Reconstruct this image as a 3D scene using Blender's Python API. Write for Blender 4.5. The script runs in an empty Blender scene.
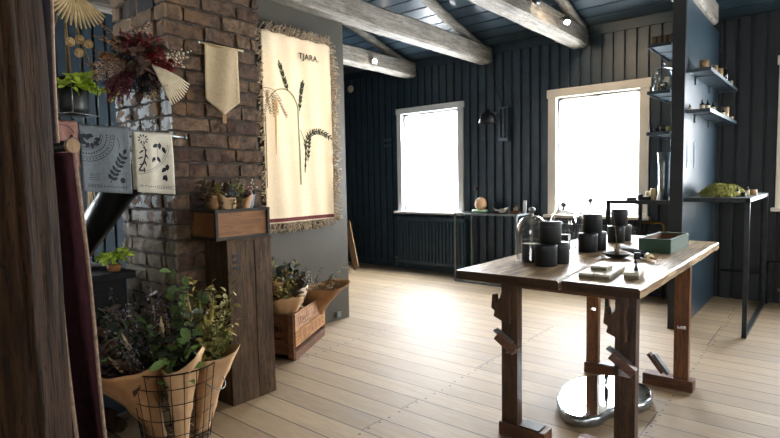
import bpy, bmesh, math, random
from mathutils import Vector, Matrix, noise
PI = math.pi
scn = bpy.context.scene
COL = scn.collection
def lin(h):
    h = h.lstrip('#'); o = []
    for i in (0, 2, 4):
        c = int(h[i:i+2], 16) / 255
        o.append(c / 12.92 if c <= .04045 else ((c + .055) / 1.055) ** 2.4)
    return (*o, 1)

# ------------------------------------------------------------------ materials
class NT:
    def __init__(s, name):
        s.m = bpy.data.materials.new(name); s.m.use_nodes = True
        s.t = s.m.node_tree; s.t.nodes.clear()
        s.out = s.n('ShaderNodeOutputMaterial'); s.b = s.n('ShaderNodeBsdfPrincipled')
        s.t.links.new(s.b.outputs[0], s.out.inputs[0])
    def n(s, ty, **kw):
        x = s.t.nodes.new(ty)
        for k, v in kw.items(): setattr(x, k, v)
        return x
    def put(s, sock, v):
        if v is None: return
        if isinstance(v, bpy.types.NodeSocket): s.t.links.new(v, sock)
        else: sock.default_value = v
    def math(s, op, a, b=None, c=None):
        x = s.n('ShaderNodeMath', operation=op); s.put(x.inputs[0], a); s.put(x.inputs[1], b)
        if c is not None: s.put(x.inputs[2], c)
        return x.outputs[0]
    def mix(s, f, a, b, mode='MIX'):
        x = s.n('ShaderNodeMix', data_type='RGBA', blend_type=mode)
        s.put(x.inputs[0], f); s.put(x.inputs[6], a); s.put(x.inputs[7], b); return x.outputs[2]
    def ramp(s, f, lo, hi):
        x = s.n('ShaderNodeMapRange'); s.put(x.inputs[0], f); x.inputs[1].default_value = lo; x.inputs[2].default_value = hi; return x.outputs[0]
    def pos(s, scale=(1, 1, 1)):
        tc = s.n('ShaderNodeTexCoord'); mp = s.n('ShaderNodeMapping'); mp.inputs['Scale'].default_value = scale
        s.t.links.new(tc.outputs['Object'], mp.inputs[0]); return mp.outputs[0]
    def noise(s, v, scale, detail=4, rough=.55, dist=0):
        x = s.n('ShaderNodeTexNoise'); s.put(x.inputs['Vector'], v); x.inputs['Scale'].default_value = scale
        x.inputs['Detail'].default_value = detail; x.inputs['Roughness'].default_value = rough; x.inputs['Distortion'].default_value = dist
        return x.outputs[0]
    def bump(s, h, st, dist=.01):
        x = s.n('ShaderNodeBump'); x.inputs['Strength'].default_value = st; x.inputs['Distance'].default_value = dist
        s.put(x.inputs['Height'], h); s.put(s.b.inputs['Normal'], x.outputs[0])
    def set(s, **kw):
        for k, v in kw.items(): s.put(s.b.inputs[k.replace('_', ' ')], v)

def pm(name, c1, c2=None, scale=8, rough=.6, metal=0, bump=.15, stretch=(1, 1, 1), bd=.004, **kw):
    t = NT(name); c1 = lin(c1); c2 = lin(c2) if c2 else tuple(x * .75 for x in c1[:3]) + (1,)
    f = t.noise(t.pos(stretch), scale, 5)
    t.set(Base_Color=t.mix(t.ramp(f, .3, .7), c1, c2), Roughness=rough, Metallic=metal)
    if bump: t.bump(f, bump, bd)
    for k, v in kw.items(): t.set(**{k: v})
    return t.m

def wood(name, c1, c2, c3, axis='Y', rough=.55, gs=1.0, bump=.3, spec=.5):
    t = NT(name); st = {'X': (1.2, 14, 14), 'Y': (14, 1.2, 14), 'Z': (14, 14, 1.2)}[axis]
    p = t.pos(st); f = t.noise(p, 3 * gs, 8, .65, .6); g = t.noise(p, 12 * gs, 4, .6); b = t.noise(t.pos(), 3.5, 4)
    c = t.mix(t.ramp(f, .38, .60), lin(c1), lin(c2)); c = t.mix(t.math('MULTIPLY', t.ramp(g, .52, .66), .7), c, lin(c3)); k = t.noise(t.pos(tuple(q * .6 for q in st)), 4.5, 3, .5); c = t.mix(t.math('MULTIPLY', t.math('LESS_THAN', t.math('ABSOLUTE', t.math('SUBTRACT', k, .5)), .008), .75), c, lin(c3))
    c = t.mix(t.math('MULTIPLY', t.ramp(b, .52, .75), .55), c, lin(c3))
    t.set(Base_Color=c, Roughness=rough, Specular_IOR_Level=spec)
    t.bump(t.math('ADD', f, t.math('MULTIPLY', g, .5)), bump, .006)
    return t.m

M = {}
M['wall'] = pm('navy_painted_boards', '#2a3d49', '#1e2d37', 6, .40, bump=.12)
M['ceiling'] = pm('slate_blue_ceiling_paint', '#33444f', '#27343d', 5, .30, bump=.1)
M['radiator'] = pm('slate_enamel', '#3a4f5b', '#314450', 5, .3, bump=.03)
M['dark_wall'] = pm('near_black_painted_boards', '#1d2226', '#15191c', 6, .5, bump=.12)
M['fill_wall'] = pm('plain_dark_plaster', '#4a4c4c', '#3b3d3e', 4, .7)
M['grey_panel'] = pm('grey_painted_partition', '#4f4b41', '#444138', 2.2, .55, bump=.05)
M['blue_panel'] = pm('blue_grey_painted_partition', '#30434f', '#293943', 3, .36, bump=.04)
M['black_edge'] = pm('charcoal_painted_edge', '#1b2124', '#14191b', 4, .5, bump=.05)
M['cream_trim'] = pm('cream_window_paint', '#efe6d8', '#e4dac9', 4, .45, bump=.04)
M['white_trim'] = pm('white_window_paint', '#eef0ee', '#dfe3e4', 4, .45, bump=.04)
M['beam'] = wood('limed_grey_beam', '#a09a8f', '#7a746b', '#4a443d', 'Y', .75, .8, .6)
M['post'] = wood('dark_old_timber', '#3c2919', '#25190f', '#0a0604', 'Z', .85, .8, 1, .12)
M['old_plank'] = wood('grey_brown_salvaged_planks', '#6b5540', '#4c3b2b', '#241a12', 'Z', .75, .9, .6, .25)
M['bench_top'] = wood('worn_workbench_top', '#d0b68c', '#987b5a', '#46331f', 'Y', .40, .55, 1, .4)
M['bench_end_shaded'] = wood('shaded_end_grain', '#4f3925', '#37271a', '#1c130d', 'X', .6, 1, .5, .25)  # end grain, darkened further to paint in the shade on the front edge
M['bench_leg'] = wood('oily_dark_bench_leg', '#573a24', '#372317', '#170f0b', 'Z', .45, 1, .4)
M['bench_leg_red'] = wood('red_brown_bench_leg', '#8a5a33', '#6a4225', '#352012', 'Z', .45, 1, .4)
M['bench_foot'] = wood('red_brown_bench_foot', '#77492a', '#54321d', '#281811', 'X', .5, 1, .4)
M['crate_wood'] = wood('golden_crate_boards', '#c08a50', '#a87440', '#6f4826', 'Y', .65, 1, .3)
M['crate_pink'] = wood('pinkish_crate_boards', '#c79c7a', '#b58563', '#7f563a', 'Y', .65, 1, .3)
M['crate_end'] = wood('brown_crate_end', '#7a4c28', '#5e381d', '#341f12', 'X', .7, 1, .3)
M['box_ply'] = wood('amber_box_panel', '#9c6a38', '#86582c', '#5d3b1d', 'Y', .6, .7, .2)
M['box_frame'] = wood('dark_box_frame', '#3a3128', '#2a231c', '#16120e', 'Y', .7, 1, .3)
M['light_plank'] = wood('pale_pine_plank', '#a8865e', '#93724c', '#6a4f33', 'Z', .6)
M['brass'] = pm('aged_brass', '#a8854e', '#8a6a3b', 9, .35, 1)
M['steel'] = pm('brushed_steel', '#9aa0a3', '#7c8285', 20, .3, .9)
M['grey_steel'] = pm('raw_grey_steel', '#7d8384', '#63696a', 14, .45, .4)
M['black_steel'] = pm('blackened_steel', '#3c4143', '#2a2e30', 14, .4, .7)
M['shelf_steel'] = pm('blue_grey_sheet_steel', '#5b6a73', '#48555e', 10, .32, .6)
M['stove'] = pm('matt_black_cast_iron', '#0a0a0b', '#060606', 14, .85, 0)
M['pipe'] = pm('glossy_black_flue', '#101214', '#0a0b0c', 10, .35, .4)
M['tin'] = pm('black_printed_tin', '#151b1e', '#0e1315', 8, .5, .1)
M['tin_rim'] = pm('grey_tin_rim', '#5d686c', '#4a5458', 8, .4, .5)
M['black'] = pm('matt_black', '#121314', '#0b0c0c', 9, .5)
M['wax'] = pm('cream_wax', '#ead9b0', '#d9c494', 7, .4, bump=.05)
M['tan_cup'] = pm('speckled_tan_stoneware', '#b3946d', '#8a6d4c', 40, .6)
M['brown_jar'] = pm('brown_stoneware', '#6f5640', '#4c3a2b', 30, .6)
M['label'] = pm('cream_paper_label', '#d8cbb2', '#c7b99d', 12, .7)
M['amber'] = pm('dark_amber_glass', '#1a120d', '#0e0907', 10, .12)
M['peach'] = pm('peach_glazed_clay', '#f2cfa8', '#dd9c6a', 5, .4)
M['mint'] = pm('mint_green_glaze', '#bfe0ba', '#a9d0a6', 6, .35)
M['shell'] = pm('pearly_shell', '#e8dccb', '#d4c0a6', 12, .4)
M['green_box'] = pm('chipped_green_paint', '#2f5038', '#25422d', 8, .55, bump=.3)
M['soap'] = pm('ivory_soap_box', '#d9d3bd', '#c3bda6', 8, .5)
M['soap_side'] = pm('kraft_box_side', '#857a5e', '#665c45', 16, .6)
M['paper'] = pm('kraft_paper', '#a87e53', '#86623e', 9, .75, bump=.7, bd=.02)
M['paper_light'] = pm('pale_kraft_paper', '#d8b48a', '#c69f74', 7, .75, bump=.25, bd=.01)
M['paper_white'] = pm('white_wrapping_paper', '#e5d3bd', '#cdb69b', 7, .7, bump=.2, bd=.01)
M['paper_grey'] = pm('grey_blue_wrapping_paper', '#6b7781', '#555f68', 7, .7, bump=.2, bd=.01)
M['linen'] = pm('natural_linen', '#c3ae8c', '#b39e7c', 60, .9, bump=.4, bd=.002)
M['tapestry'] = pm('cream_woven_cotton', '#e9dcc2', '#ddcdb0', 50, .95, bump=.5, stretch=(1, 1, 3), bd=.003)
M['fringe'] = pm('oatmeal_cotton_fringe', '#c4b69f', '#8a7b68', 60, .95)
M['burgundy'] = pm('burgundy_weave', '#6a2a2c', '#541f22', 50, .9)
M['rug_red'] = pm('burgundy_wool_rug', '#4b1f27', '#35141b', 40, .95, bump=.5)
M['rug_dark'] = pm('charcoal_wool_rug', '#241f25', '#17141a', 40, .95, bump=.5)
M['selvage'] = pm('cream_rug_edge', '#a58a74', '#7b6453', 60, .95)
M['towel_grey'] = pm('blue_grey_towel_cloth', '#767d80', '#686f72', 60, .95, bump=.3, bd=.002)
M['towel_cream'] = pm('cream_towel_cloth', '#dbd5c3', '#cdc5b2', 60, .95, bump=.3, bd=.002)
M['towel_pink'] = pm('dusty_pink_cloth', '#a0766a', '#8c6459', 60, .95, bump=.3, bd=.002)
M['ink'] = pm('dark_blue_black_ink', '#1d232b', '#141920', 30, .85, bump=0)
M['ink_green'] = pm('woven_dark_green', '#2e3c26', '#1f2b1b', 40, .9, bump=0)
M['ink_olive'] = pm('woven_pale_olive', '#8b8a58', '#6e7044', 40, .9, bump=0)
M['ink_brown'] = pm('woven_brown', '#6a553d', '#4f3e2b', 40, .9, bump=0)
M['ink_ochre'] = pm('woven_ochre', '#c79c5a', '#b08646', 40, .9, bump=0)
M['text_black'] = pm('black_lettering', '#141414', '#0c0c0c', 40, .9, bump=0)
M['stencil'] = pm('faded_brown_stencil_ink', '#5e3a20', '#4a2c17', 30, .8, bump=0)
M['rope'] = pm('jute_cord', '#8a7350', '#6b5639', 60, .9)
M['wire'] = pm('thin_dark_wire', '#23221f', '#171614', 30, .4, .8)
M['wire_light'] = pm('galvanised_wire', '#8d9394', '#70777a', 30, .35, .8)
M['stone_dark'] = pm('dark_zinc_pot', '#1d201d', '#121412', 8, .5, .3)
M['moss'] = pm('golden_green_moss', '#aaa44c', '#6a6c2a', 25, .95, bump=.8, bd=.01)
M['cover'] = pm('soft_blue_grey_paper', '#8fa0ab', '#7b8c98', 6, .7)
for n, a, b in [('leaf_green', '#76904a', '#4a6630'), ('leaf_bright', '#cfe05a', '#9bb93c'), ('leaf_dark', '#2f3f26', '#1d2a18'), ('leaf_fir', '#2c5238', '#1d3a28'),
                ('leaf_grey', '#7d8a78', '#5b6857'), ('leaf_olive', '#a09a58', '#757242'), ('leaf_yellow', '#b9a85c', '#8f8040'), ('leaf_brown', '#5a3d2e', '#35241c'),
                ('purple', '#4b3a48', '#2c2230'), ('berry_grey', '#8b8792', '#5f5b68'), ('crimson', '#8e2226', '#5c1518'), ('maroon', '#7a2c3c', '#4e1c28'), ('navy_flower', '#1f2433', '#141824'),
                ('pale_pink', '#c9a892', '#9f7c6a'), ('straw', '#c9b183', '#a58c5d'), ('white_palm', '#ddd0b4', '#c2b08c'), ('ochre_flower', '#b07a4a', '#86552f'), ('stem', '#6b6340', '#4b452b'), ('white_bud', '#d8cdb8', '#b7a98e'),
                ('cotton_tan', '#b99a66', '#8f7245')]:
    M[n] = pm(n, a, b, 30, .65, bump=.1)

def glass(name, tint=(.92, .97, 1, 1), fac=.1, ior=1.35):
    t = NT(name); t.t.nodes.remove(t.b)
    tr = t.n('ShaderNodeBsdfTransparent'); tr.inputs[0].default_value = tint
    gl = t.n('ShaderNodeBsdfGlossy'); gl.inputs['Roughness'].default_value = .03
    lw = t.n('ShaderNodeLayerWeight'); lw.inputs[0].default_value = .45
    mx = t.n('ShaderNodeMixShader'); f = t.math('MULTIPLY_ADD', lw.outputs[1], fac * 4, fac * .5)
    t.put(mx.inputs[0], f); t.t.links.new(tr.outputs[0], mx.inputs[1]); t.t.links.new(gl.outputs[0], mx.inputs[2])
    t.t.links.new(mx.outputs[0], t.out.inputs[0]); return t.m
M['glass'] = glass('clear_glass', (.975, .985, .99, 1), .20)
M['jar_glass'] = glass('jar_glass', (.86, .92, .95, 1), .14)
def glare_sheet_mat():
    t = NT('white_glare_sheet'); t.t.nodes.remove(t.b)  # translucent white sheet, added so the windows read as blown out
    tr = t.n('ShaderNodeBsdfTransparent'); tl = t.n('ShaderNodeBsdfTranslucent'); tl.inputs[0].default_value = (.95, .96, .97, 1)
    mx = t.n('ShaderNodeMixShader'); t.put(mx.inputs[0], t.math('MULTIPLY_ADD', t.noise(t.pos(), 90, 2), .1, .30))
    t.t.links.new(tr.outputs[0], mx.inputs[1]); t.t.links.new(tl.outputs[0], mx.inputs[2]); t.t.links.new(mx.outputs[0], t.out.inputs[0]); return t.m
M['glare_sheet_mat'] = glare_sheet_mat()
M['pane'] = glass('window_glass', (.98, .99, 1, 1), .06)
t = NT('mirror_glass'); t.set(Base_Color=lin('#dfe6e8'), Metallic=1.0, Roughness=t.math('MULTIPLY', t.ramp(t.noise(t.pos(), 6, 4), .45, .8), .12)); M['mirror'] = t.m
t = NT('lamp_glow'); t.set(Base_Color=(1, .9, .75, 1), Emission_Color=(1, .86, .66, 1), Emission_Strength=60.0); M['glow'] = t.m

# floor: planks along X, nails on joist lines
def floor_mat():
    t = NT('whitewashed_pine_boards'); W = .165
    tc = t.n('ShaderNodeTexCoord'); sp = t.n('ShaderNodeSeparateXYZ'); t.t.links.new(tc.outputs['Object'], sp.inputs[0]); x, y = sp.outputs[0], sp.outputs[1]
    yr = t.math('DIVIDE', t.math('ADD', y, .010 + 10 * W), W); row = t.math('FLOOR', yr); fy = t.math('FRACT', yr)
    wn = t.n('ShaderNodeTexWhiteNoise', noise_dimensions='1D'); t.put(wn.inputs['W'], row); r = wn.outputs[0]
    J = 1.15   # joists; each row has an end joint on every third joist, offset per row
    xs = t.math('DIVIDE', t.math('ADD', x, .72 + J * 12), J)
    xo = t.math('ADD', t.math('DIVIDE', xs, 3.0), t.math('DIVIDE', t.math('FLOOR', t.math('MULTIPLY', r, 2.99)), 3.0))
    seg = t.math('FLOOR', xo); fx = t.math('FRACT', xo)
    cb = t.n('ShaderNodeCombineXYZ'); t.put(cb.inputs[0], row); t.put(cb.inputs[1], seg)
    w2 = t.n('ShaderNodeTexWhiteNoise', noise_dimensions='2D'); t.put(w2.inputs['Vector'], cb.outputs[0]); rb = w2.outputs[0]
    gap = t.math('MAXIMUM', t.math('LESS_THAN', fy, .045), t.math('LESS_THAN', fx, .0018))
    edge = t.math('LESS_THAN', t.math('ABSOLUTE', t.math('SUBTRACT', fy, .5)), .46)
    # grain coordinates shifted per board
    off = t.n('ShaderNodeCombineXYZ'); t.put(off.inputs[0], t.math('MULTIPLY', rb, 37.0)); t.put(off.inputs[1], t.math('MULTIPLY', rb, 11.0))
    va = t.n('ShaderNodeVectorMath', operation='ADD'); t.t.links.new(tc.outputs['Object'], va.inputs[0]); t.t.links.new(off.outputs[0], va.inputs[1])
    mp = t.n('ShaderNodeMapping'); mp.inputs['Scale'].default_value = (.9, 12, 1); t.t.links.new(va.outputs[0], mp.inputs[0])
    g1 = t.noise(mp.outputs[0], 2.2, 8, .62, 1.2); g2 = t.noise(mp.outputs[0], 9, 4, .6)
    blot = t.noise(va.outputs[0], 3.2, 5, .6)
    c = t.mix(t.ramp(rb, 0, 1), lin('#a8906e'), lin('#8e785a'))
    c = t.mix(t.math('MULTIPLY', t.ramp(g1, .42, .72), .5), c, lin('#7d6850'))
    c = t.mix(t.math('MULTIPLY', t.ramp(g2, .5, .8), .35), c, lin('#c6b294'))
    c = t.mix(t.math('MULTIPLY', t.ramp(blot, .55, .8), .5), c, lin('#7d7a74'))
    # nails: two per board at each joist
    fj = t.math('FRACT', xs); dx = t.math('MULTIPLY', t.math('SUBTRACT', fj, t.math('MULTIPLY_ADD', t.math('FRACT', t.math('MULTIPLY', r, 17.3)), .02, .012)), J)
    dy = t.math('MULTIPLY', t.math('SUBTRACT', t.math('ABSOLUTE', t.math('SUBTRACT', fy, .52)), .27), W)
    nail = t.math('LESS_THAN', t.math('ADD', t.math('MULTIPLY', dx, dx), t.math('MULTIPLY', dy, dy)), .0085 ** 2)
    # knots
    vo = t.n('ShaderNodeTexVoronoi'); vo.inputs['Scale'].default_value = 2.6; t.t.links.new(va.outputs[0], vo.inputs['Vector'])
    kn = t.math('LESS_THAN', vo.outputs['Distance'], .045)
    dark = t.math('MAXIMUM', gap, t.math('MAXIMUM', nail, t.math('MULTIPLY', kn, .7)))
    c = t.mix(t.math('MULTIPLY', dark, .92), c, lin('#2a2018'))
    t.set(Base_Color=c, Roughness=t.math('MULTIPLY_ADD', g1, .2, .50), Specular_IOR_Level=.6)
    t.bump(t.math('ADD', t.math('MULTIPLY', t.math('SUBTRACT', 1.0, gap), 1.0), t.math('MULTIPLY', g1, .25)), .35, .006)
    return t.m
M['floor'] = floor_mat()

def brick_mat():
    t = NT('old_rough_brick'); at = t.n('ShaderNodeAttribute', attribute_name='tone'); tc = t.n('ShaderNodeTexCoord')
    n1 = t.noise(t.pos(), 22, 6, .65); n2 = t.noise(t.pos(), 5, 5, .6)
    c = t.mix(at.outputs['Fac'], lin('#4a3024'), lin('#786048'))
    c = t.mix(t.math('MULTIPLY', t.ramp(n1, .42, .6), .7), c, lin('#30241d'))
    c = t.mix(t.math('MULTIPLY', t.ramp(n2, .52, .68), .5), c, lin('#8f6a42'))
    # flaking pale paint left on the face turned to the stove
    sp = t.n('ShaderNodeSeparateXYZ'); t.t.links.new(tc.outputs['Object'], sp.inputs[0])
    face = t.math('LESS_THAN', sp.outputs[1], .012)
    band = t.math('MULTIPLY', t.ramp(sp.outputs[2], .95, 1.25), t.ramp(sp.outputs[2], 2.15, 1.85))
    pn = t.noise(t.pos(), 9, 6, .65); pk = t.math('MULTIPLY', t.math('GREATER_THAN', pn, .5), band)
    c = t.mix(t.math('MULTIPLY', pk, t.math('MULTIPLY', face, .9)), c, lin('#b4bcbf'))
    ol = t.math('MULTIPLY', face, t.ramp(sp.outputs[2], 1.2, .9)); c = t.mix(t.math('MULTIPLY', ol, .6), c, lin('#6b6550'))
    ot = t.math('MULTIPLY', face, t.ramp(sp.outputs[2], 2.0, 2.2)); c = t.mix(t.math('MULTIPLY', ot, .6), c, lin('#83694a'))
    t.set(Base_Color=c, Roughness=.85); t.bump(n1, .7, .012); return t.m
M['brick'] = brick_mat()
M['mortar'] = pm('crumbly_mortar', '#544a3f', '#2e2620', 16, .95, bump=.8, bd=.012)

# ------------------------------------------------------------------ mesh helpers
def NB(): return bmesh.new()
def box(bm, x0, x1, y0, y1, z0, z1, bev=0, mtx=None):
    vs = [bm.verts.new((x, y, z)) for x in (x0, x1) for y in (y0, y1) for z in (z0, z1)]
    fs = [bm.faces.new([vs[i] for i in f]) for f in ((0, 1, 3, 2), (4, 6, 7, 5), (0, 4, 5, 1), (2, 3, 7, 6), (0, 2, 6, 4), (1, 5, 7, 3))]
    if mtx is not None: bmesh.ops.transform(bm, matrix=mtx, verts=vs)
    if bev:
        es = list({e for f in fs for e in f.edges}); bmesh.ops.bevel(bm, geom=es, offset=bev, segments=2, affect='EDGES', profile=.6)
    return vs
def lathe(bm, prof, seg=24, c=(0, 0, 0), mtx=None):
    rings = []; allv = []
    for r, z in prof:
        if r < 1e-5: ring = [bm.verts.new((c[0], c[1], c[2] + z))]
        else: ring = [bm.verts.new((c[0] + r * math.cos(2 * PI * i / seg), c[1] + r * math.sin(2 * PI * i / seg), c[2] + z)) for i in range(seg)]
        rings.append(ring); allv += ring
    for a, b in zip(rings, rings[1:]):
        for i in range(seg):
            j = (i + 1) % seg
            if len(a) == 1 and len(b) == 1: continue
            if len(a) == 1: f = bm.faces.new((a[0], b[j], b[i]))
            elif len(b) == 1: f = bm.faces.new((a[i], a[j], b[0]))
            else: f = bm.faces.new((a[i], a[j], b[j], b[i]))
            f.smooth = True
    if mtx is not None: bmesh.ops.transform(bm, matrix=mtx, verts=allv)
    return allv
def tube(bm, pts, r, seg=8, cap=True):
    pts = [Vector(p) for p in pts]; rr = r if isinstance(r, (list, tuple)) else [r] * len(pts); rings = []
    up = Vector((0, 0, 1))
    for i, p in enumerate(pts):
        d = (pts[min(i + 1, len(pts) - 1)] - pts[max(i - 1, 0)]).normalized()
        u = up if abs(d.z) < .95 else Vector((1, 0, 0)); a = d.cross(u).normalized(); b = a.cross(d)
        rings.append([bm.verts.new(p + (a * math.cos(2 * PI * k / seg) + b * math.sin(2 * PI * k / seg)) * rr[i]) for k in range(seg)])
    for A, B in zip(rings, rings[1:]):
        for k in range(seg):
            f = bm.faces.new((A[k], A[(k + 1) % seg], B[(k + 1) % seg], B[k])); f.smooth = seg > 5
    if cap: bm.faces.new(rings[0][::-1]); bm.faces.new(rings[-1])
def prism(bm, poly, axis, a0, a1, bev=0):
    """extrude a 2D outline along an axis; poly holds the other two coordinates in xyz order"""
    def mk(p, a):
        return {'X': (a, p[0], p[1]), 'Y': (p[0], a, p[1]), 'Z': (p[0], p[1], a)}[axis]
    A = [bm.verts.new(mk(p, a0)) for p in poly]; B = [bm.verts.new(mk(p, a1)) for p in poly]; n = len(poly)
    fs = [bm.faces.new(A[::-1]), bm.faces.new(B)] + [bm.faces.new((A[i], A[(i + 1) % n], B[(i + 1) % n], B[i])) for i in range(n)]
    bmesh.ops.recalc_face_normals(bm, faces=fs)
    if bev: bmesh.ops.bevel(bm, geom=list({e for f in fs for e in f.edges}), offset=bev, segments=2, affect='EDGES')
def ball(bm, c, r, sc=(1, 1, 1), sub=1):
    x = bmesh.ops.create_icosphere(bm, subdivisions=sub, radius=r, matrix=Matrix.Translation(c) @ Matrix.Diagonal((*sc, 1)))
    for f in {f for v in x['verts'] for f in v.link_faces}: f.smooth = True
def obj(name, bm, mat, parent=None, label=None, recalc=True, kind=None):
    if recalc: bmesh.ops.recalc_face_normals(bm, faces=bm.faces)
    me = bpy.data.meshes.new(name); bm.to_mesh(me); bm.free(); me.materials.append(M[mat] if isinstance(mat, str) else mat)
    o = bpy.data.objects.new(name, me); COL.objects.link(o); o.parent = parent
    if label: o['label'] = label
    if kind: o['kind'] = kind
    return o
def tag(o, label, cat, group=None):
    o['label'] = label; o['category'] = cat
    if group: o['group'] = group
    return o
def thing(name, label, cat, loc=(0, 0, 0), rz=0, group=None, rot=None):
    o = bpy.data.objects.new(name, None); COL.objects.link(o); o.location = loc; o.rotation_euler = rot or (0, 0, rz); o.empty_display_size = .05
    return tag(o, label, cat, group)
def solo(name, bm, mat, label, cat, loc=(0, 0, 0), rz=0, group=None):
    o = obj(name, bm, mat); o.location = loc; o.rotation_euler = (0, 0, rz); return tag(o, label, cat, group)
def struct(name, bm, mat): return obj(name, bm, mat, kind='structure')
def dup(root, loc, rz=0, label=None, group=None, scale=None):
    r = root.copy(); COL.objects.link(r); r.location = loc; r.rotation_euler = (0, 0, rz)
    if label: r['label'] = label
    if group: r['group'] = group
    if scale: r.scale = scale
    for ch in list(root.children):
        c = ch.copy(); COL.objects.link(c); c.parent = r
        for g in list(ch.children):
            d = g.copy(); COL.objects.link(d); d.parent = c
    return r
def rough_up(bm, amp, sc, cuts=0):
    if cuts: bmesh.ops.subdivide_edges(bm, edges=bm.edges[:], cuts=cuts, use_grid_fill=True)
    for v in bm.verts: v.co += noise.noise_vector(v.co * sc) * amp

# ------------------------------------------------------------------ room
YB, YR = 6.18, 6.52           # window wall, and the wall right of the blue partition
XL, XR, YF = -6.05, 3.2, -2.8
def rects(a0, a1, z0, z1, ops):
    out = [(a0, a1, z0, z1)]
    for (b0, b1, w0, w1) in ops:
        new = []
        for (p0, p1, q0, q1) in out:
            if b1 <= p0 or b0 >= p1 or w1 <= q0 or w0 >= q1: new.append((p0, p1, q0, q1)); continue
            if q0 < w0: new.append((p0, p1, q0, w0))
            if w1 < q1: new.append((p0, p1, w1, q1))
            lo, hi = max(q0, w0), min(q1, w1)
            if p0 < b0: new.append((p0, b0, lo, hi))
            if b1 < p1: new.append((b1, p1, lo, hi))
        out = new
    return out
def board_wall(name, axis, plane, out, a0, a1, ztop, ops, mat, pitch=.122, band=True, ztop_slab=None):
    """axis: direction the wall runs; out: +1/-1 side of plane away from the room"""
    bm = NB()
    def B(p0, p1, q0, q1, d0, d1, bev=0):
        lo, hi = sorted((plane + out * d0, plane + out * d1))
        if axis == 'X': box(bm, p0, p1, lo, hi, q0, q1, bev)
        else: box(bm, lo, hi, p0, p1, q0, q1, bev)
    for r in rects(a0, a1, 0, ztop_slab or ztop, ops): B(*r, .028, .16)
    n = int((a1 - a0) / pitch)
    for i in range(n + 1):
        s = a0 + i * pitch; e = min(s + pitch - .026, a1)
        if e - s < .01: continue
        for r in rects(s, e, .0, ztop, ops): B(*r, 0, .0279, .005)
    if band: B(a0, a1, ztop - .10, ztop, -.018, 0)
    return struct(name, bm, mat)
W1 = (-4.89, -3.93, .86, 2.25); W2 = (-2.56, -1.64, .87, 2.23); W3 = (-.37, .7, .97, 2.35); W4 = (-.35, .95, .9, 2.3)
board_wall('wall_back', 'X', YB, 1, XL, -1.04, 2.97, [W1, W2], 'wall')
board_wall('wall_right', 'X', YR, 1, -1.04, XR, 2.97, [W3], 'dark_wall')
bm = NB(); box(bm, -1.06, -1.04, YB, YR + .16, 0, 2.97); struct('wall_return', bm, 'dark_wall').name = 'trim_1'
board_wall('wall_left', 'Y', XL, -1, YF, YB + .1, 4.4, [W4], 'wall', band=False)
WR = (1.0, 2.4, .9, 2.35); WRb = (3.4, 4.8, .9, 2.35)
for nm, ax, pl, o_, a0, a1, ops in [('wall_side', 'Y', XR, 1, YF, YR + .16, [WR, WRb]), ('wall_front', 'X', YF, -1, XL, XR, [(-.8, .8, .9, 2.3)])]:
    bm = NB()
    for (p0, p1, q0, q1) in rects(a0, a1, 0, 4.4, ops):
        lo, hi = sorted((pl, pl + o_ * .14))
        (box(bm, p0, p1, lo, hi, q0, q1) if ax == 'X' else box(bm, lo, hi, p0, p1, q0, q1))
    struct(nm, bm, 'fill_wall')
bm = NB(); box(bm, XL - .2, XR + .2, YF - .2, YR + .2, -.1, 0); struct('floor', bm, 'floor')
# ceiling: boards along X on a pitched roof
SL = .277; YRIDGE = 1.75; zc = lambda y: 2.97 + SL * (YB - y) if y > YRIDGE else 2.97 + SL * (YB - YRIDGE) - SL * (YRIDGE - y)
bm = NB(); a = math.atan(SL)
def slope(bm, y0, y1):
    n = max(1, int(abs(y1 - y0) / .172)); st = (y1 - y0) / n
    for i in range(n):
        ya = y0 + st * i; yb = ya + st * .9; yc = ya + st
        for p, q, dz in ((ya, yb, 0), (yb, yc, .024)):
            pts = [(p, zc(p) + dz), (q, zc(q) + dz), (q, zc(q) + .09), (p, zc(p) + .09)]
            prism(bm, pts, 'X', XL - .15, XR + .15)
slope(bm, YR + .16, YRIDGE); slope(bm, YRIDGE, YF - .1); struct('ceiling', bm, 'ceiling')
bm = NB(); box(bm, -2.98, -1.06, YB - .012, YB, 0, .09); box(bm, XL, -2.98, YB - .012, YB, 0, .09); struct('baseboard_back', bm, 'wall')

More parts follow.
